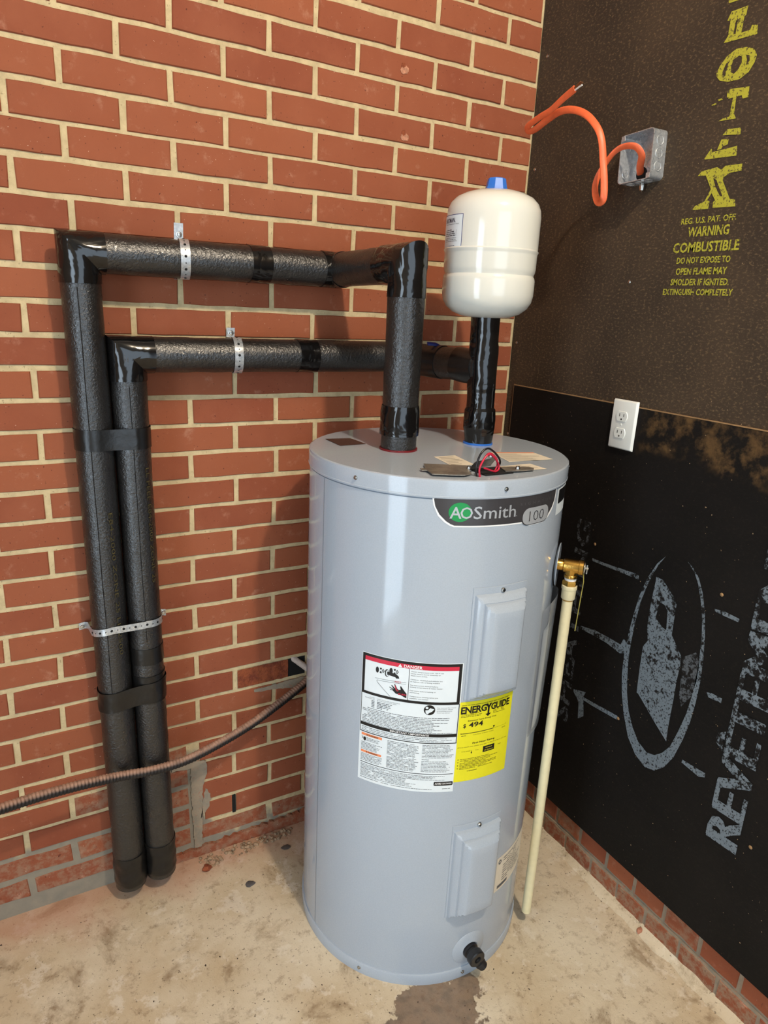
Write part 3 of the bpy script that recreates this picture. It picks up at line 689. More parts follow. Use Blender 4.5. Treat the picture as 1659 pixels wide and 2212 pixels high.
p = Print(cut=.008, fn=lf(.0006))
p.lines(.0040, .1960, .1265, .1575, .00335, .0014, RN, .25); p.lines(.0040, .1960, .1690, .1775, .0036, .0013, RN, .1)
p.lines(.0160, .0500, .1935, .2020, .0030, .0012, RN, .25); p.lines(.0042, .0540, .2055, .2220, .0031, .0012, RN, .3); p.lines(.0042, .0540, .2325, .2505, .0031, .0013, RN, .2)
p.lines(.0620, .1280, .1860, .2500, .0031, .0013, RN, .15); p.lines(.1335, .1990, .1850, .2150, .0032, .0012, RN, .2); p.lines(.1335, .1960, .2230, .2490, .0034, .0012, RN, .2)
p.lines(.0050, .1900, .2575, .2680, .0031, .0012, RN, .25); p.lines(.0050, .1300, .2690, .2860, .0032, .0012, RN, .3); p.lines(.0050, .1650, .2895, .2925, .0032, .0012, RN, .05); p.lines(.1800, .1970, .2880, .2881, .004, .0014, RN, 0)
H(p.mb, 'fine_print', GREYINK, wl, smooth=False)['kind'] = 'stuff'

# yellow energy label
ef = lambda off: hcyl(-107.3, .7285, off)
p = Print(cut=.008, fn=ef(.0004)); p.rect(0, .1262, 0, .1870); el = H(p.mb, 'energy_label', YELLOWP, smooth=False, label='yellow energy guide label under the upper access panel')
p = Print(cut=.008, fn=ef(.0007))
p.text('ENERG', .0030, .0600, .0262, .0150, .03, 0, .92); p.text('GUIDE', .0700, .1180, .0270, .0150, .03, 0, .92)
p.poly(mm([(57.5,11),(62,11),(64.6,16),(67.2,11),(71.8,11),(66.6,20.5),(66.6,34),(71.4,34),(64.4,40.5),(57.4,34),(62.4,34),(62.4,20.5)]))
p.text('Estimated Yearly Energy Cost', .0200, .0855, .0455, .0034, .005); p.text('$', .0105, .0165, .0590, .0086, .015); p.text('494', .0225, .0545, .0590, .0108, .022)
p.rect(.0068, .0815, .0722, .0735); p.rect(.0068, .0074, .0700, .0745); p.poly(mm([(79.5,66.5),(85,66.5),(82.2,71.5)])); p.rect(.0815, .1135, .0726, .0729); p.rect(.1132, .1136, .069, .074)
p.text('First Hour Rating', .0345, .0868, .0995, .0040, .02); p.rect(.0603, .0885, .1108, .1248)
p.poly(mm([(32,119),(36,119),(34,122.5)])); p.rect(.0335, .0345, .115, .119)
for d in (.1335, .1400, .1475, .1545): p.poly(ell(6, d*1000, 1.1, 1.1, 10))
p.text('US government', .0275, .0508, .1640, .0022, .02)
H(p.mb, 'black_print', INK, el, smooth=False)['kind'] = 'stuff'
p = Print(cut=.008, fn=ef(.0010)); p.text('medium', .0665, .0825, .1160, .0028, .01); p.text('63 Gallons', .0640, .0850, .1220, .0026, .01); H(p.mb, 'pale_lettering', YELLOWP, el, smooth=False)['kind'] = 'stuff'
p = Print(cut=.008, fn=ef(.0007)); p.lines(.004, .115, .0085, .0086, .01, .0014, RN, 0); p.lines(.004, .052, .0285, .0365, .0031, .0012, RN, .2); p.lines(.076, .108, .0305, .0380, .0031, .0012, RN, .2)
p.text('(How much hot water you get in the first hour of use)', .0028, .1200, .1060, .0026); p.text('Cost Range of Similar Models', .034, .082, .0790, .0020); p.lines(.008, .018, .0785, .0786, .01, .0016, RN, 0); p.lines(.104, .114, .0790, .0791, .01, .0016, RN, 0)
p.text('very small', .0110, .0310, .1160, .0022); p.text('low', .0430, .0500, .1165, .0022); p.text('high', .0980, .1060, .1170, .0022)
p.lines(.010, .100, .1342, .1590, .0033, .0013, RN, .35)
H(p.mb, 'fine_print', OLIVEINK, el, smooth=False)['kind'] = 'stuff'

# rating plate, rim sticker
p = Print(hcyl(-78.2, .293, .0004)); p.rect(0, .150, -.002, .0945); rl = H(p.mb, 'rating_label', CREAMP, smooth=False, label='cream data plate beside the lower access panel')
p = Print(hcyl(-78.2, .293, .0008)); RN2 = random.Random(5); p.poly(ell(11, 12, 5.2, 6.4, 20), [ell(11, 12, 2.4, 3.4, 12)]); p.lines(.025, .14, .010, .075, .007, .0022, RN2, .5); p.rect(.01, .05, .080, .088); H(p.mb, 'fine_print', DKINK, rl, smooth=False)['kind'] = 'stuff'
p = Print(hcyl(-62.5, 1.142, .0004)); p.rect(0, .07, 0, .055); sl = H(p.mb, 'rim_sticker', PAPER, smooth=False, label='small white and black sticker under the rim')
p = Print(hcyl(-62.5, 1.142, .0008)); p.rect(.006, .065, .003, .032); H(p.mb, 'black_print', INK, sl, smooth=False)['kind'] = 'stuff'

# things on the lid
def quad_top(name, mat, pts, z=1.1815, th=.0004, parent=None, label=None):
    m = MB(); k = len(pts); m.add([(x, y, z) for x, y in pts] + [(x, y, z-th) for x, y in pts], [tuple(range(k))] + [(i, (i+1) % k, (i+1) % k+k, i+k) for i in range(k)])
    return H(m, name, mat, parent, smooth=False, label=label)
quad_top('lid_label', plain('brown_label', lin(78, 52, 44), .5), [(-.652,-.1815),(-.594,-.1900),(-.590,-.2575),(-.653,-.2608)], label='small dark brown label on the lid')
l1 = quad_top('lid_label', CREAMP, [(-.5166,-.4168),(-.4652,-.4183),(-.4777,-.5033),(-.5294,-.5037)], label='cream paper label on the lid')
l2 = quad_top('lid_label', CREAMP, [(-.370,-.414),(-.277,-.443),(-.2830,-.512),(-.3921,-.5041)], label='cream label with an orange heading')
l3 = quad_top('lid_label', CREAMP, [(-.4424,-.5311),(-.3609,-.5312),(-.360,-.579),(-.4367,-.5733)], label='cream label beside the wires')
quad_top('label_heading', ORANGEINK, [(-.368,-.4165),(-.279,-.4445),(-.280,-.452),(-.370,-.424)], 1.1818, .0002, l2)
m = MB()
for (a, b, c_, k) in ((Vector((-.512,-.424)), Vector((-.470,-.426)), Vector((-.525,-.497)), 6), (Vector((-.370,-.430)), Vector((-.284,-.456)), Vector((-.388,-.498)), 7), (Vector((-.436,-.537)), Vector((-.368,-.538)), Vector((-.432,-.568)), 4)):
    for i in range(k):
        q0 = a.lerp(c_, (i+.3)/k); q1 = q0 + (b-a)*RN.uniform(.5, 1); w_ = (c_-a)*.25/k
        m.add([(*q0, 1.18185), (*q1, 1.18185), (*(q1+w_), 1.18185), (*(q0+w_), 1.18185)], [(0,1,2,3)])
H(m, 'fine_print', plain('tan_print', lin(166, 156, 140), .6), l1, smooth=False)['kind'] = 'stuff'
# wiring box cover plate swung open, wires
m = MB()
def plate(m, pts, z0, z1):
    k = len(pts); m.add([(x, y, z1) for x, y in pts] + [(x, y, z0) for x, y in pts], [tuple(range(k)), tuple(range(2*k-1, k-1, -1))] + [(i, (i+1) % k, (i+1) % k+k, i+k) for i in range(k)])
plate(m, [(-.5800,-.4790),(-.5080,-.5170),(-.5110,-.5360),(-.5200,-.5440),(-.5290,-.5560),(-.5380,-.5760),(-.5560,-.5820),(-.5740,-.5760),(-.6100,-.5560),(-.6030,-.5280),(-.6120,-.5240),(-.6080,-.5110),(-.5980,-.5140)], 1.1835, 1.1852)
cp = H(m, 'cover_plate', STEEL, smooth=False, label='bare steel junction cover plate lying open on the lid')
m = MB(); plate(m, [(-.4500,-.5460),(-.4120,-.5600),(-.3935,-.5650),(-.3900,-.5760),(-.4000,-.5870),(-.4280,-.5860),(-.4620,-.5800)], 1.1835, 1.1850); H(m, 'hinge_plate', STEEL, cp, smooth=False)
m = MB(); m.cbox(-.5130, -.4480, -.5870, -.5350, 1.1812, 1.1828, .0006, 1); H(m, 'junction_opening', HOLE, label='dark wiring opening in the lid')
m = MB(); m.add([(-.515,-.535,1.182),(-.452,-.520,1.182),(-.445,-.530,1.200),(-.508,-.545,1.198)], [(0,1,2,3)]); m.add([(-.515,-.536,1.1815),(-.452,-.521,1.1815),(-.445,-.531,1.1995),(-.508,-.546,1.1975)], [(3,2,1,0)]); H(m, 'cover_flap', STEEL, cp, smooth=False)
for (x, y) in ((-.5215,-.545),(-.4290,-.5745),(-.457,-.525)):
    m = MB(); m.lathe([(0,.006),(.0035,.0055),(.0045,.003),(.0045,0)], 12, (x, y, 1.185 if x != -.457 else 1.199), (0,0,1)); H(m, 'screw', SCREW, cp)
def spline(pts, k=8):
    P = [Vector(p) for p in pts]; out = []
    for i in range(len(P)-1):
        p0 = P[max(0, i-1)]; p1 = P[i]; p2 = P[i+1]; p3 = P[min(len(P)-1, i+2)]
        for j in range(k):
            t = j/k; out.append(.5*((2*p1) + (p2-p0)*t + (2*p0-5*p1+4*p2-p3)*t*t + (3*p1-p0-3*p2+p3)*t**3))
    out.append(P[-1]); return out
m = MB(); m.tube(spline([(-.5285,-.581,1.176),(-.5335,-.583,1.200),(-.5250,-.582,1.222),(-.5090,-.580,1.2305),(-.4890,-.576,1.2210),(-.4720,-.572,1.2050),(-.4700,-.568,1.1930),(-.4790,-.563,1.183)]), .0019, 10); H(m, 'black_wire', BLACKW, label='looped black wire')
m = MB(); m.tube(spline([(-.5255,-.586,1.176),(-.5290,-.587,1.196),(-.5180,-.585,1.214),(-.5060,-.583,1.2200),(-.4900,-.578,1.2120),(-.4770,-.574,1.1990),(-.4740,-.574,1.1890),(-.4850,-.578,1.1850),(-.5010,-.583,1.1900),(-.5180,-.587,1.1960)]), .0019, 10); H(m, 'red_wire', REDW, label='looped red wire')
m = MB(); m.tube(spline([(-.5225,-.584,1.176),(-.5260,-.583,1.196),(-.5140,-.582,1.216),(-.5020,-.580,1.2210),(-.4830,-.575,1.2090),(-.4760,-.571,1.1960),(-.4800,-.570,1.184)]), .0017, 10); H(m, 'red_wire', REDW)
# collars of the two fittings
m = MB(); m.lathe([(.030,1.181),(.0405,1.181),(.0405,1.1845),(.030,1.1845)], 40, (-.5475, -.3255, 0)); H(m, 'hot_collar', plain('red_collar', lin(120, 24, 30), .4), label='dark red collar of the hot fitting')
m = MB(); m.lathe([(.02,1.181),(.0335,1.181),(.0335,1.1850),(.02,1.1850)], 40, (-.3350, -.3200, 0)); H(m, 'cold_collar', BLUE, label='blue collar of the cold fitting')

# drain valve
dn = Vector((math.cos(R(-89.6)), math.sin(R(-89.6)), 0)); dp = Vector((HX, HY, .074)) + dn*HR
vs = []; fs = []; k = 48
prof = [(.0435,.0002),(.0420,.0012),(.0300,.0030),(.0200,.0062),(.0180,.0050)]
for i in range(k):
    a = 2*math.pi*i/k
    for (r_, h_) in prof:
        s_ = r_*math.cos(a); z_ = .078 + r_*math.sin(a); vs.append(hcyl(-91.0, 0, h_)(s_, -z_))
for i in range(k):
    j = (i+1) % k
    for q in range(len(prof)-1): fs.append((i*5+q, j*5+q, j*5+q+1, i*5+q+1))
m = MB(); m.add(vs, fs); dd = H(m, 'drain_dish', ENAMEL, label='dished ring around the drain valve')
dp = Vector(hcyl(-91.0, 0, 0)(0, -.076)); t = Vector((-dn.y, dn.x, 0))
m = MB(); m.lathe([(0,-.01),(.0185,-.01),(.0185,.010),(.0150,.012),(.0150,.018),(.0190,.019),(.0200,.021),(.0200,.033),(.0180,.035),(.0085,.035),(.0080,.030),(0,.030)], 28, dp, dn); 
c_ = dp + dn*.018 + Vector((0,0,-.004)); d2 = (t*.55 + dn*.35 + Vector((0,0,-.75))).normalized()
m.lathe([(0,0),(.0110,0),(.0110,.020),(.0132,.021),(.0132,.029),(.0110,.030),(.0115,.037),(.0075,.038),(.0075,.032),(0,.032)], 20, c_, d2)
dv = H(m, 'drain_valve', BLACKP, angle=35, label='black plastic drain valve')
m = MB(); m.lathe([(0,.0305),(.0052,.0305),(.0052,.0320)], 4, dp, dn); H(m, 'valve_socket', HOLE, dv, smooth=False)

# ------------------------------------------------------------------ relief valve and discharge pipe
tv = R(-48); tn = Vector((math.cos(tv), math.sin(tv), 0)); t0 = Vector((HX, HY, .962)) + tn*HR; tx = t0 + tn*.0345
rv = empty('relief_valve', 'brass temperature and pressure relief valve on the right side of the heater', 'valve'); rv.location = t0
def V(mb, name, mat, par=None, **k):
    o = mb.build(name, mat, None, **k); o.parent = par or rv; o.matrix_parent_inverse = Matrix.Translation(-t0) if (par is None) else Matrix.Identity(4); return o
m = MB(); m.lathe([(.012,-.004),(.044,.0035),(.0465,.0050),(.0465,.0062),(.044,.0062),(.0125,.0040)], 48, t0, tn); V(m, 'escutcheon', ENAMEL, label='thin grey round escutcheon plate')
m = MB(); m.lathe([(0,0),(.0125,0),(.0125,.0155),(.0118,.0165),(.0148,.0180),(.0152,.0200),(.0152,.0480),(.0164,.0490),(.0164,.0575),(.0150,.0590),(0,.0590)], 32, t0, tn)
m.lathe([(.0150,0),(.0138,.012),(.0128,.018),(.0142,.0195),(.0142,.0245),(.0128,.0255),(0,.0255)], 32, tx, (0,0,-1)); body = V(m, 'valve_body', BRASS, label='cast brass tee body')
m = MB(); m.lathe([(.0,-.001),(.0120,0),(.0124,.002),(.0120,.0055),(0,.006)], 24, tx + Vector((0,0,-.0255)), (0,0,-1)); V(m, 'thread_tape', PTFE, label='white thread tape')
m = MB(); m.lathe([(0,0),(.0150,.0005),(.0165,.003),(.0165,.0105),(.0150,.0115),(0,.0115)], 6, tx + Vector((0,0,-.0305)), (0,0,-1)); V(m, 'hex_nut', BRASS, smooth=False, label='brass hexagon nut')
te = t0 + tn*.059
m = MB(); m.lathe([(0,0),(.0125,0),(.0125,.0022),(.006,.003),(.003,.004),(.003,.009),(0,.009)], 20, te, tn); m.tube([te+tn*.006+Vector((0,0,.008)), te+tn*.0062+Vector((0,0,-.012))], .0018, 8); V(m, 'test_lever', SCREW, label='zinc test lever')
m = MB(); m.tube([te+Vector((0,0,-.008)), te+tn*.002+Vector((-.001,-.002,-.03)), te+Vector((-.003,-.004,-.085)), te+Vector((-.010,-.008,-.140))], .0010, 8); V(m, 'tag_wire', plain('yellow_green_wire', lin(150, 140, 60), .5), label='thin yellow tag wire')
dp_ = empty('discharge_pipe', 'cream plastic discharge pipe hanging from the brass valve to just above the floor', 'pipe'); dp_.location = (tx.x, tx.y, .04)
def D(mb, name, mat, **k):
    o = mb.build(name, mat, None, **k); o.parent = dp_; o.matrix_parent_inverse = Matrix.Translation((-tx.x, -tx.y, -.04)); return o
zc_ = tx.z - .042
m = MB(); m.lathe([(.0112,.04),(.0112,zc_-.026),(0,zc_-.026)], 32, (tx.x, tx.y, 0)); m.lathe([(.0095,zc_-.03),(.0095,.04),(.0112,.04)], 32, (tx.x, tx.y, 0)); D(m, 'tube', CPVC)
m = MB(); m.lathe([(0,zc_),(.0150,zc_),(.0162,zc_-.001),(.0164,zc_-.008),(.0156,zc_-.0095),(.0150,zc_-.0115),(.0148,zc_-.0300),(.0138,zc_-.0315),(.0113,zc_-.0315)], 32, (tx.x, tx.y, 0)); D(m, 'adapter', CPVC, label='threaded cream adapter')
m = MB(); m.lathe([(.0112,zc_-.0315),(.0122,zc_-.0317),(.0118,zc_-.0345),(.0111,zc_-.036)], 28, (tx.x, tx.y, 0)); D(m, 'glue_ring', plain('amber_cement', lin(190, 150, 80), .4))

# clear document pouch on the right of the jacket
m = MB(); vs = []; fs = []; nu, nv = 14, 30
for i in range(nu+1):
    for j in range(nv+1):
        s_ = .150*i/nu; d_ = .30*j/nv - .02*math.sin(3*i/nu)*(1-j/nv); bulge = .0015 + .012*math.sin(math.pi*i/nu)*(1-.6*j/nv)
        q = hcyl(-64, .88, bulge)(s_, d_); vs.append((q[0], q[1], q[2]))
for i in range(nu):
    for j in range(nv): a = i*(nv+1)+j; fs.append((a, a+1, a+nv+2, a+nv+1))
m.add(vs, fs); pouch = m.build('document_pouch', POUCH); tag(pouch, 'clear plastic document pouch stuck to the heater behind the cream pipe', 'pouch')
m = MB(); vs = []; fs = []
for i in range(9):
    for j in range(2): q = hcyl(-60, .83, .0022)(.115*i/8, .24*j); vs.append(q)
for i in range(8): fs.append((2*i, 2*i+1, 2*i+3, 2*i+2))
m.add(vs, fs).build('manual', PAPER, pouch, smooth=False, label='folded white papers inside')

# ------------------------------------------------------------------ insulated pipes
P1B, P1T = Vector((-1.1075,-.0575,.045)), Vector((-1.1190,-.0580,1.5420))
P2B, P2T = Vector((-1.0335,-.0575,.050)), Vector((-1.0430,-.0580,1.3520))
RA, RB2 = .0370, .0362
def on1(z): return P1B.lerp(P1T, (z-P1B.z)/(P1T.z-P1B.z))
def on2(z): return P2B.lerp(P2T, (z-P2B.z)/(P2T.z-P2B.z))
hot = empty('hot_water_pipe', 'longer outer insulated black pipe running up the wall and down into the hot fitting', 'pipe'); cold = empty('cold_water_pipe', 'shorter inner insulated black pipe with a tee under the expansion tank', 'pipe')
E1, E2 = Vector((-.5755,-.0580,1.5435)), Vector((-.5475,-.3255,1.5530)); HB = Vector((-.5475,-.3255,1.1835))
def part(mb, name, mat, par, label=None, **k): return mb.build(name, mat, par, label=label, **k)
def foam(par, path, r, seed=0): part(MB().tube(path, r, 36, .02, .0012, 30, seed=seed), 'foam_sleeve', FOAM, par)
def tape(par, path, r, label=None, amp=.0012, mat=TAPE, freq=30, seg=40, step=.006, seed=0): return part(MB().tube(path, r, seg, step, amp, freq, seed=seed), 'tape_wrap', mat, par, label)
foam(hot, [P1B, P1T, E1], RA); foam(hot, [E1, E2], RA, 3); foam(hot, [E2, HB], .0378, 5)
foam(cold, [P2B, P2T, Vector((-.402,-.058,1.352))], RB2, 7)
# elbows and joints in glossy tape
tape(hot, [on1(1.4850), P1T, P1T.lerp(E1, .085)], RA+.0018, 'glossy tape round the top corner', .0018)
tape(hot, [P1T.lerp(E1, .615), P1T.lerp(E1, .695)], RA+.0014)
tape(hot, [P1T.lerp(E1, .925), E1, E1.lerp(E2, .10)], RA+.0016, None, .0018)
tape(hot, [E1.lerp(E2, .72), E2, Vector((HB.x, HB.y, 1.488))], .0394, 'glossy tape round the drop elbow', .0018)
tape(hot, [Vector((HB.x, HB.y, z)) for z in (1.272, 1.235, 1.212)], [.0388, .0418, .0405], None, .0024, step=None) if False else None
part(MB().tube([Vector((HB.x, HB.y, 1.274 - i*.0032)) for i in range(20)], [.0388+.003*math.sin(min(1, i/12)*math.pi*.6) for i in range(20)], 44, None, .0016, 40, cap=False), 'tape_wrap', TAPE, hot)
tape(cold, [on2(1.300), P2T, P2T + Vector((.052,0,0))], RB2+.0018, 'glossy tape round the lower corner', .0018)
tape(cold, [Vector((-.6745,-.058,1.352)), Vector((-.6275,-.058,1.352))], RB2+.0014)
# foam slits facing the room
def slit(par, fn, z0, z1, ang, r, wdt=.0007):
    m = MB(); vs = []; fs = []; k = 60
    for i in range(k+1):
        z = z0 + (z1-z0)*i/k; c_ = fn(z); a = R(ang) + .05*mnoise.noise(Vector((0, 0, z*6)))
        for d_ in (-wdt, 0, wdt):
            aa = a + d_/r; rr_ = r + (.0018 if d_ == 0 else .0010); vs.append((c_.x + rr_*math.cos(aa), c_.y + rr_*math.sin(aa), z))
    for i in range(k):
        for j in range(2): fs.append((i*3+j, i*3+j+1, i*3+j+4, i*3+j+3))
    m.add(vs, fs).build('slit', SEAM, par)
slit(hot, on1, .58, 1.478, -107, RA); slit(cold, on2, .72, 1.29, -96, RB2)
# print on the foam
def pipe_text(par, fn, body, z0, z1, ang, r, h):
    v, f = fit(body, 0, z0-z1, h); vs = []
    for (a, b) in v:
        z = z0 - a; c_ = fn(z); aa = R(ang) + b/r; vs.append((c_.x + (r+.0016)*math.cos(aa), c_.y + (r+.0016)*math.sin(aa), z))
    MB().add(vs, f).build('foam_print', FINK, par, smooth=False)
pipe_text(cold, on2, 'LL PEEE E84-2000 ZONE 25', 1.12, .86, -62, RB2, .0095)
pipe_text(hot, on1, 'E84-2000 ZONE 25 LL 2500', 1.03, .70, -72, RA, .0085)
# tape rings on the lower part of the inner pipe, and end caps
tape(cold, [on2(.700), on2(.6595)], RB2+.0016, None, .0010, TAPE2); tape(cold, [on2(.630), on2(.560)], RB2+.0018, None, .0012, TAPE2, seed=2)
for par, fn, z1, rr_ in ((hot, on1, .142, RA), (cold, on2, .150, RB2)):
    zb = fn(0).z if False else (.042 if par is hot else .048)
    pts = [fn(z1 - (z1-zb)*i/16) for i in range(17)]
    part(MB().tube(pts, [rr_+.0022 - (.012*max(0, (i-13)/3)**2) for i in range(17)], 40, None, .0028, 45), 'tape_cap', TAPE2, par, 'taped-up lower end')

# cold side: branch to the tee, stem and valve
CB = Vector((-.334,-.3200,1.1840)); CT = Vector((-.3415,-.3180,1.462))
def onc(z): return CB.lerp(CT, (z-CB.z)/(CT.z-CB.z))
EB = Vector((-.402,-.058,1.352)); TE = onc(1.350)
part(MB().tube([EB, TE], RB2, 36, .02, .0012, 30), 'foam_sleeve', FOAM, cold)
tape(cold, [EB.lerp(TE, .18), EB.lerp(TE, .56)], RB2+.0015, None, .0014, TAPE2); tape(cold, [EB.lerp(TE, .74), EB.lerp(TE, .97)], RB2+.0020, None, .0030, TAPE2)
zs = [1.184 + (1.462-1.184)*i/60 for i in range(61)]
def srad(z):
    if z < 1.213: return .0312 + .0022*(z-1.184)/.029
    if z < 1.26: return .0355 - .001*abs(z-1.235)/.02
    if z < 1.40 and z > 1.30: return .0318
    return .0310
part(MB().tube([onc(z) for z in zs], [srad(z) for z in zs], 44, None, .0016, 30), 'tape_wrap', TAPE, cold, 'stem wound in glossy black tape up to the tank')
hv = EB.lerp(TE, .50) + Vector((0,0,.037))
m = MB(); m.tube([hv + Vector((-.030,.004,.004)), hv + Vector((-.010,.001,.003)), hv + Vector((.004,0,-.003)), hv + Vector((.010,0,-.003))], .0052, 12, ell=.55); part(m, 'valve_handle', DBLUE, cold, 'blue lever of the ball valve')

# ------------------------------------------------------------------ expansion tank
TX, TY = -.3425, -.3180
tank = empty('expansion_tank', 'white expansion tank standing on the taped pipe above the heater', 'tank'); 
tank.location = (TX, TY, 1.455)
def K(mb, name, mat, par=None, **k):
    o = mb.build(name, mat, None, **k); o.parent = par or tank; o.matrix_parent_inverse = Matrix.Translation((-TX, -TY, -1.455)) if par is None else Matrix.Identity(4); return o
prof = [(0,1.4560),(.030,1.4560),(.052,1.4585),(.072,1.4660),(.086,1.4770),(.094,1.4900),(.0968,1.5040),(.0972,1.5200),(.0970,1.5330),(.0958,1.5385),(.0935,1.5425),(.0938,1.5450),(.0955,1.5490),(.0966,1.5560),(.0968,1.5820),(.0972,1.5855),(.0988,1.5885),(.0990,1.5905),(.0972,1.5930),(.0970,1.6100),(.0970,1.6560),(.0955,1.6690),(.0905,1.6810),(.0800,1.6920),(.0640,1.7000),(.0450,1.7055),(.0220,1.7085),(0,1.7090)]
m = MB(); m.lathe(prof, 96, (TX, TY, 0)); K(m, 'shell', WHITE, angle=24, label='glossy white steel shell')
m = MB(); m.lathe([(.0245,1.7075),(.0215,1.7150),(.0185,1.7290),(.0170,1.7305),(0,1.7305)], 8, (TX, TY, 0)); K(m, 'cap', BLUE, smooth=False, label='blue faceted valve cap')
def tcyl(off): return lambda s, d: (TX + (.0970+off)*math.cos(R(-165) + s/.097), TY + (.0970+off)*math.sin(R(-165) + s/.097), 1.6535 - d)
p = Print(tcyl(.0003)); p.rect(-.150, 0, 0, .0640, .006); lb = K(p.mb, 'tank_label', NAVY, smooth=False, label='white paper label with a navy border')
p = Print(tcyl(.0005)); p.rect(-.1485, -.0012, .0012, .0628, .006); K(p.mb, 'label_paper', PAPER, lb, smooth=False)
p = Print(tcyl(.0008)); p.text('EASTMAN.', -.0640, -.0215, .0150, .0082, .02); K(p.mb, 'label_lettering', plain('navy_black_print', lin(34, 36, 66), .4), lb, smooth=False)
p = Print(tcyl(.0008)); p.text('Thermal Expansion Tank', -.0640, -.0100, .0190, .0022); p.lines(-.06, -.008, .0300, .0420, .0035, .0018, RN, .6); p.lines(-.06, -.010, .0450, .0520, .003, .0010, RN, .2); p.rect(-.0170, -.0165, .029, .041); p.rect(-.0245, -.0240, .029, .041); p.lines(-.04, -.02, .0600, .0601, .01, .0012, RN, 0); K(p.mb, 'fine_print', DKINK, lb, smooth=False)

# ------------------------------------------------------------------ straps
def strap_mesh(path, normals_w, wdt, th=.0009, holes=True):
    """band along a path: path points, across direction"""
    m = MB(); vs = []; fs = []; P = [Vector(q) for q in path]; ac = Vector(normals_w).normalized(); k = len(P)
    for i in range(k):
        t_ = (P[min(k-1, i+1)] - P[max(0, i-1)]).normalized(); nn = t_.cross(ac).normalized()
        for (a, b) in ((-1,-1),(1,-1),(1,1),(-1,1)): vs.append(P[i] + ac*a*wdt/2 + nn*b*th/2)
    for i in range(k-1):
        for j in range(4): j2 = (j+1) % 4; fs.append((i*4+j, i*4+j2, i*4+4+j2, i*4+4+j))
    fs += [(0,1,2,3), ((k-1)*4+3, (k-1)*4+2, (k-1)*4+1, (k-1)*4)]
    return m.add(vs, fs)
def strap_holes(path, ac, par, n_out, every=.0065, big=.0028, small=.0013, skip=0):
    P = [Vector(q) for q in path]; L = 0; nxt = skip; k_ = 0; m = MB(); ac = Vector(ac)
    for a, b in zip(P[:-1], P[1:]):
        d = (b-a).length
        while L + d >= nxt and d > 0:
            q = a.lerp(b, (nxt-L)/d); t_ = (b-a).normalized(); nn = t_.cross(ac).normalized()
            if nn.dot(n_out(q)) < 0: nn = -nn
            r_ = big if k_ % 2 == 0 else small
            vs = [q + nn*.0008 + (t_*math.cos(2*math.pi*i/10) + ac*math.sin(2*math.pi*i/10))*r_ for i in range(10)]
            m.add(vs, [tuple(range(10))]); k_ += 1; nxt += every
        L += d
    o = m.build('strap_holes', HOLE, par, smooth=False); o['kind'] = 'stuff'; return o
def wall_screw(x, z, par, y=-.002):
    m = MB(); m.lathe([(0,.0055),(.0035,.0052),(.0042,.004),(.0042,.0012),(.0062,.0010),(.0062,0)], 14, (x, y, z), (0,-1,0)); m.build('screw', SCREW, par)
def h_strap(x, zc, r, ztab, label, tilt=-.006):
    r += .0014; yc = -.058; path = [(x+.004, -.0012, ztab), (x+.003, -.0012, zc + r*.95), (x+.002, -.008, zc + r*.93)]
    for i in range(25):
        a = R(75 - 8*0 + i*(205/24)); path.append((x + tilt*math.sin(math.pi*i/24), yc - r*math.sin(a-R(0)) if False else yc + r*math.cos(a), zc + r*math.sin(a)))
    path += [(x, -.010, zc - r*.97), (x, -.0015, zc - r*.98)]
    o = strap_mesh(path, (1,0,0), .0190).build('pipe_strap', GALV); tag(o, label, 'strap', 'galvanised straps holding the pipes')
    strap_holes(path[6:-3], (1,0,0), o, lambda q: Vector((0, q.y - yc, q.z - zc)), .0125)
    wall_screw(x+.004, zc + r + (ztab-zc-r)*.35, o); return o
h_strap(-.9195, 1.5425, .0375, 1.6160, 'perforated steel strap over the upper horizontal pipe')
h_strap(-.8125, 1.3520, .0368, 1.4080, 'perforated steel strap over the lower horizontal pipe')
r_ = .0385; zS = .760; c1 = on1(zS); c2 = on2(zS); path = [(-1.172,-.0012,.741), (-1.160,-.0025,.744), (-1.1545,-.020,.750)]
for i in range(13): a = R(180 + i*90/12); path.append((c1.x + r_*math.cos(a), c1.y + r_*math.sin(a), .751 + .012*i/12))
for i in range(1, 10): path.append((c1.x + (c2.x-c1.x)*i/10, c1.y - r_, .763))
for i in range(13): a = R(270 + i*80/12); path.append((c2.x + r_*math.cos(a), c2.y + r_*math.sin(a), .764 - .004*i/12))
path += [(-.9950,-.020,.752), (-.9920,-.0025,.745), (-.9800,-.0012,.742)]
st = strap_mesh(path, (0,0,1), .0165).build('pipe_strap', GALV); tag(st, 'perforated steel strap around the two vertical pipes', 'strap', 'galvanised straps holding the pipes')
strap_holes(path[5:-4], (0,0,1), st, lambda q: Vector((0,-1,0)) + Vector((q.x+1.076, 0, 0))*8, .0125)
wall_screw(-1.1660, .742, st); wall_screw(-.9860, .744, st)
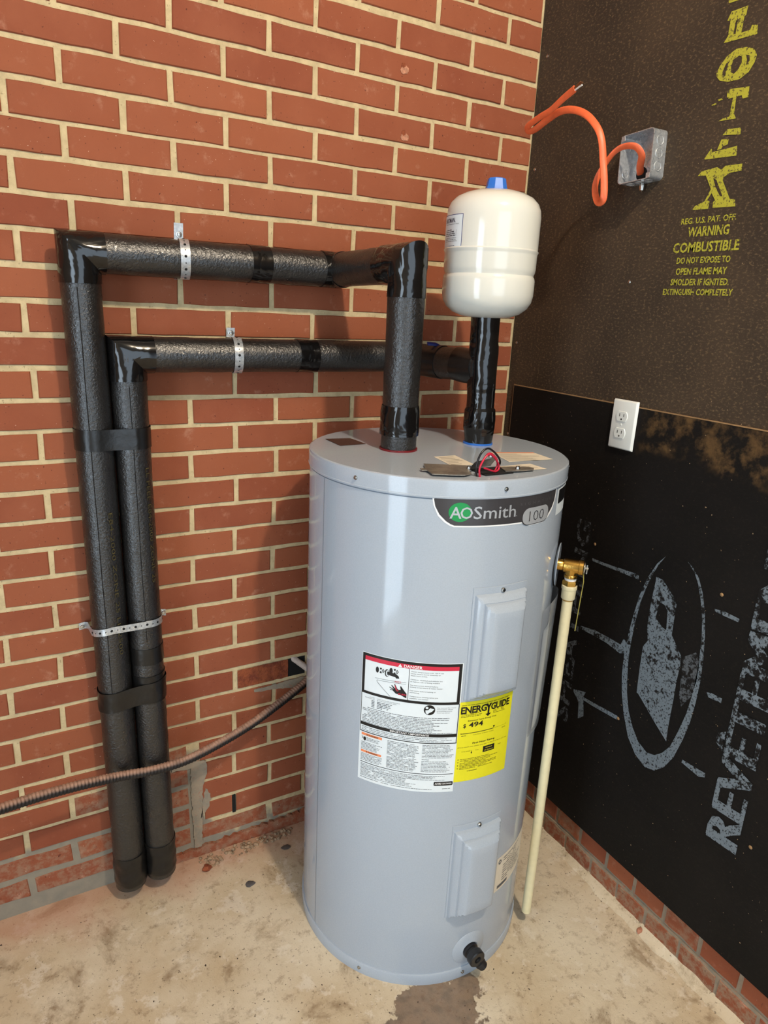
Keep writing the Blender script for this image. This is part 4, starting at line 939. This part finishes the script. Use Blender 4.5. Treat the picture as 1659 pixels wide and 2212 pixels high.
# tape around both pipes
def both_band(z0, z1, r_, mat, label, tilt=0.0, amp=.00025):
    vs = []; fs = []; ring = []
    cA, cB = on1((z0+z1)/2), on2((z0+z1)/2)
    for i in range(25): a = R(90 + i*180/24); ring.append((cA.x + r_*math.cos(a), cA.y + r_*math.sin(a)))
    for i in range(1, 8): ring.append((cA.x + (cB.x-cA.x)*i/8, cA.y - r_ + .004*math.sin(math.pi*i/8)))
    for i in range(25): a = R(270 + i*180/24); ring.append((cB.x + r_*math.cos(a), cB.y + r_*math.sin(a)))
    for i in range(1, 8): ring.append((cB.x + (cA.x-cB.x)*i/8, cB.y + r_))
    k = len(ring); rows = 9
    for j in range(rows):
        z = z0 + (z1-z0)*j/(rows-1)
        for (x, y) in ring:
            zz = z + tilt*(x-cA.x)/.075; d = amp*mnoise.noise(Vector((x*50, y*50, zz*50))); vs.append((x + d*2, y - abs(d)*2, zz))
    for j in range(rows-1):
        for i in range(k): i2 = (i+1) % k; fs.append((j*k+i, j*k+i2, (j+1)*k+i2, (j+1)*k+i))
    o = MB().add(vs, fs).build('tape_band', mat); tag(o, label, 'tape', 'tape bands binding the two pipes'); return o
both_band(1.2050, 1.1620, .0386, TAPE2, 'smooth black tape band binding both vertical pipes above the strap')
both_band(.6080, .5590, .0392, TAPE2, 'wrinkled black tape band binding both vertical pipes below the strap', .006, .0010)

# ------------------------------------------------------------------ conduit sagging in front of the pipes
cp_ = spline([(-1.62,-.27,.492),(-1.50,-.235,.477),(-1.4085,-.2,.4601),(-1.3611,-.18,.4494),(-1.3105,-.16,.439),(-1.257,-.145,.4302),(-1.1911,-.13,.4184),(-1.1212,-.115,.4028),(-1.0484,-.112,.393),(-.9715,-.105,.3908),(-.8887,-.095,.405),(-.7984,-.075,.4228),(-.7137,-.05,.4456),(-.629,-.02,.4693),(-.600,.004,.474)], 4)
m = MB(); m.tube(cp_, .0110, 18, .0016, rfun=lambda L: 1 + .06*math.sin(L*2*math.pi/.0078)); cdt = m.build('flexible_conduit', CONDUIT); tag(cdt, 'dusty black corrugated conduit sagging across the brick wall', 'conduit')
m = MB(); m.tube([(-.655,.012,.545),(-.625,-.004,.520),(-.600,-.018,.496)], .0085, 14, .01, .002, 120); sb_ = m.build('broken_pipe', plain('dirty_white_pipe', lin(206, 190, 180), .6, 0, .3, .15)); tag(sb_, 'broken off-white pipe end poking from the hole in the bricks', 'pipe')

# ------------------------------------------------------------------ electrical box, cable, outlet
BY0, BY1, BZ0, BZ1, BD = -.440, -.352, 1.751, 1.848, -.041
box = empty('electrical_box', 'square galvanised steel electrical box on the brown board', 'electrical box'); box.location = (0, -.396, 1.80); box.rotation_euler = (R(-3), 0, 0)
by, bz = -.396, 1.7995
def Bx(mb, name, mat, par=None, **k):
    o = mb.build(name, mat, None, **k); o.parent = par or box; o.matrix_parent_inverse = Matrix.Translation((0, .396, -1.80)) if par is None else Matrix.Identity(4); return o
def rr(y0, y1, z0, z1, r_, k=6):
    out = []
    for (cy, cz_, a0) in ((y1-r_, z1-r_, 0), (y0+r_, z1-r_, 90), (y0+r_, z0+r_, 180), (y1-r_, z0+r_, 270)):
        for i in range(k+1): a = R(a0 + 90*i/k); out.append((cy + r_*math.cos(a), cz_ + r_*math.sin(a)))
    return out
o_ = rr(BY0, BY1, BZ0, BZ1, .009); i_ = rr(BY0+.0014, BY1-.0014, BZ0+.0014, BZ1-.0014, .008); k = len(o_)
vs = [(-.001, y, z) for y, z in o_] + [(BD, y, z) for y, z in o_] + [(BD, y, z) for y, z in i_] + [(-.0025, y, z) for y, z in i_]; fs = []
for a in range(3):
    for i in range(k): j = (i+1) % k; fs.append((a*k+i, a*k+j, (a+1)*k+j, (a+1)*k+i))
fs += [tuple(range(k-1, -1, -1)), tuple(3*k+i for i in range(k))]
Bx(MB().add(vs, fs), 'box_shell', GALV, label='open-fronted galvanised shell')
def disc(c_, n_, r_, mat, name, h=.0008):
    m = MB(); m.lathe([(0,h*.4),(r_*.82,h*.4),(r_*.9,h*1.6),(r_,0)], 20, c_, n_); return Bx(m, name, mat)
for z in (1.825, 1.80, 1.775): disc((BD*.52, BY0, z), (0,-1,0), .0105, GALV, 'knockout')
for z in (1.825, 1.775): disc((BD*.52, BY1-.0014, z), (0,-1,0), .0098, GALV, 'knockout')
for y in (-.42, -.396, -.372): disc((BD*.52, y, BZ0), (0,0,-1), .0098, GALV, 'knockout')
for (y, z, q) in ((-.405,1.79,.0105),(-.372,1.825,.0105),(-.42,1.825,.008)): disc((-.0026, y, z), (-1,0,0), q, GALV, 'knockout')
m = MB(); m.lathe([(0,.0006),(.0125,.0006),(.0135,.0016),(.0145,0)], 24, (-.0028, -.383, 1.772), (-1,0,0)); Bx(m, 'open_knockout', HOLE, label='open round knockout the cable comes through')
m = MB(); m.lathe([(0,.0008),(.0035,.0008),(.0035,0)], 12, (-.0028, -.412, 1.815), (-1,0,0)); Bx(m, 'mounting_hole', HOLE)
m = MB(); m.lathe([(0,0),(.006,0),(.0065,.006),(.005,.014),(0,.018)], 12, (-.012, -.396, BZ0-.001), (0,0,-1)); Bx(m, 'box_clamp', SCREW)
for (y, z) in ((BY1-.006, BZ1-.006), (BY0+.006, BZ0+.006)):
    m = MB(); m.cbox(BD-.0004, BD+.0012, y-.005, y+.005, z-.005, z+.005, .0004, 1); Bx(m, 'screw_tab', GALV, smooth=False)
# flat orange cable
cpts = [(-.004,-.383,1.772),(-.022,-.395,1.783),(-.040,-.4115,1.801),(-.052,-.4020,1.8165),(-.060,-.3762,1.8188),(-.065,-.3554,1.809),(-.070,-.3388,1.7876),(-.075,-.3277,1.7651),(-.080,-.3287,1.7388),(-.085,-.3475,1.7106),(-.090,-.3674,1.7140),(-.092,-.3657,1.7487),(-.095,-.3587,1.7874),(-.100,-.3516,1.8293),(-.105,-.3374,1.8571),(-.110,-.3059,1.8854),(-.115,-.2669,1.9015),(-.120,-.2320,1.9035),(-.122,-.1953,1.8937),(-.126,-.1610,1.8797),(-.130,-.1420,1.8780),(-.137,-.1474,1.8866),(-.141,-.1887,1.8966),(-.144,-.2287,1.9029),(-.147,-.2688,1.9170),(-.150,-.3060,1.9276)]
cs = spline(cpts, 6); vd = Vector((.62, .75, .22)).normalized(); wd = []
for i, q in enumerate(cs):
    t_ = (cs[min(len(cs)-1, i+1)] - cs[max(0, i-1)]).normalized(); v_ = vd; w_ = t_.cross(v_).normalized()
    f_ = i/len(cs); tw = .5*math.sin(f_*9) + .25; w_ = (w_*math.cos(tw) + v_*math.sin(tw)).normalized()
    if wd and w_.dot(wd[-1]) < 0: w_ = -w_
    wd.append(w_ if not wd else (wd[-1]*.55 + w_*.45).normalized())
m = MB(); m.tube(cs, .0076, 16, ell=.38, wide=wd); cbl = m.build('electric_cable', ORANGE); tag(cbl, 'flat orange electric cable curling out of the box', 'cable')
e_ = cs[-1]; td = (cs[-1]-cs[-3]).normalized()
for (dx_, L_, mt) in ((.0025, .022, COPPER), (-.0025, .020, PTFE), (0, .025, COPPER)):
    m = MB(); m.tube([e_ - td*.004 + wd[-1]*dx_, e_ + td*L_*.6 + wd[-1]*dx_*1.2, e_ + td*L_ + wd[-1]*dx_*1.6], .0018, 8); m.build('conductor', mt, cbl)
# duplex outlet
out = empty('wall_outlet', 'white duplex wall outlet plate on the black board', 'outlet'); out.location = (-.005, -.439, 1.230); 
def O(mb, name, mat, par=None, **k):
    o = mb.build(name, mat, None, **k); o.parent = par or out; o.matrix_parent_inverse = Matrix.Translation((.005, .439, -1.230)) if par is None else Matrix.Identity(4); return o
bm = bmesh.new(); bmesh.ops.create_cube(bm, size=1)
for v in bm.verts:
    s_ = .90 if v.co.x < 0 else 1.0
    v.co = Vector((-.0078 + v.co.x*.0064, -.439 + v.co.y*.0738*(s_ if v.co.x < 0 else 1), 1.230 + v.co.z*.1160*(.94 if v.co.x < 0 else 1)))
bmesh.ops.bevel(bm, geom=bm.edges[:], offset=.0012, segments=2, affect='EDGES', profile=.5)
O(MB().bm(bm), 'cover_plate', PLASTIC)
for zc2 in (1.2495, 1.2105):
    pts = []
    for i in range(40):
        a = 2*math.pi*i/40; y = .0168*math.cos(a); z = max(-.0118, min(.0118, .0168*math.sin(a))); pts.append((y, z))
    m = MB(); vs = [(-.0112, -.436+y, zc2+z) for y, z in pts] + [(-.0130, -.436+y*.95, zc2+z*.94) for y, z in pts]
    m.add(vs, [tuple(range(40, 80))] + [(i, (i+1) % 40, (i+1) % 40+40, i+40) for i in range(40)]); rc = O(m, 'receptacle', PLASTIC)
    m = MB()
    for dy in (-.0062, .0062): m.box(-.0133, -.0128, -.436+dy-.0009, -.436+dy+.0009, zc2-.0005, zc2+.0065)
    m.lathe([(0,.0004),(.0022,.0004),(.0022,0)], 12, (-.0130, -.436, zc2-.0065), (-1,0,0)); O(m, 'slots', SLOT, rc, smooth=False)['kind'] = 'stuff'
m = MB(); m.lathe([(0,.001),(.0022,.0008),(.003,0)], 12, (-.0110, -.436, 1.230), (-1,0,0)); O(m, 'screw', PLASTIC)

# ------------------------------------------------------------------ bits on the floor
def chunk(name, loc, size, mat, label, cat, seed, flat=.6, group=None):
    bm = bmesh.new(); bmesh.ops.create_icosphere(bm, subdivisions=2, radius=1)
    for v in bm.verts:
        f_ = 1 + .5*mnoise.noise(v.co*1.3 + Vector((seed, 0, 0))); v.co = Vector((v.co.x*size*f_, v.co.y*size*.75*f_, v.co.z*size*flat*f_))
    zmin = min(v.co.z for v in bm.verts)
    for v in bm.verts: v.co += Vector((loc[0], loc[1], -zmin))
    o = MB().bm(bm).build(name, mat, None, angle=25); tag(o, label, cat, group); return o
chunk('brick_chip', (-.9185,-.064,0), .0115, BROKEN, 'small square chip of red brick on the floor by the wall', 'brick chip', 2, .8)
chunk('pebble', (-.012,-.728,0), .009, plain('pink_stone', lin(186, 126, 98), .7), 'round pinkish pebble beside the brick footing', 'pebble', 5, .7)
chunk('stone_flake', (-.830,-.158,0), .013, plain('slate_grey', lin(84, 80, 80), .7), 'flat dark grey flake lying on the open floor', 'flake', 9, .18)
chunk('leaf_scrap', (-.700,-.080,0), .013, plain('dark_scrap', lin(92, 84, 78), .7), 'dark scrap on the floor in the shadow beside the heater', 'scrap', 14, .15)
RR = random.Random(21); m = MB()
for i in range(130):
    t_ = RR.random(); x = -.93 + .27*t_; y = -.012 - RR.random()*.05*(1-t_*.5); s_ = RR.uniform(.0015, .0065)
    bm = bmesh.new(); bmesh.ops.create_icosphere(bm, subdivisions=1, radius=s_)
    for v in bm.verts: v.co = Vector((v.co.x*RR.uniform(.7,1.4)+x, v.co.y+y, max(0, v.co.z*.7+s_*.4)))
    m.bm(bm)
rub = m.build('mortar_rubble', plain('crumbled_mortar', lin(172, 146, 118), .9, 0, .2, .3, 90), smooth=False); tag(rub, 'crumbled mortar and grit along the foot of the brick wall', 'rubble', kind='stuff')
m = MB()
for i in range(260):
    x = RR.uniform(-1.5, .0); y = RR.uniform(-1.1, -.06)
    if math.hypot(x-HX, y-HY) < .285: continue
    s_ = RR.uniform(.0008, .0026)*(1.5 if RR.random() < .1 else 1)
    a = RR.random()*6.3; dx_, dy_ = math.cos(a)*s_, math.sin(a)*s_
    m.add([(x+dx_, y+dy_, .0002), (x-dy_*.6, y+dx_*.6, .0006), (x-dx_, y-dy_, .0003), (x+dy_*.7, y-dx_*.7, .0008)], [(0,1,2,3)])
gr = m.build('floor_grit', plain('dark_grit', lin(62, 48, 38), .8), smooth=False); tag(gr, 'dark grit scattered over the concrete floor', 'grit', kind='stuff')
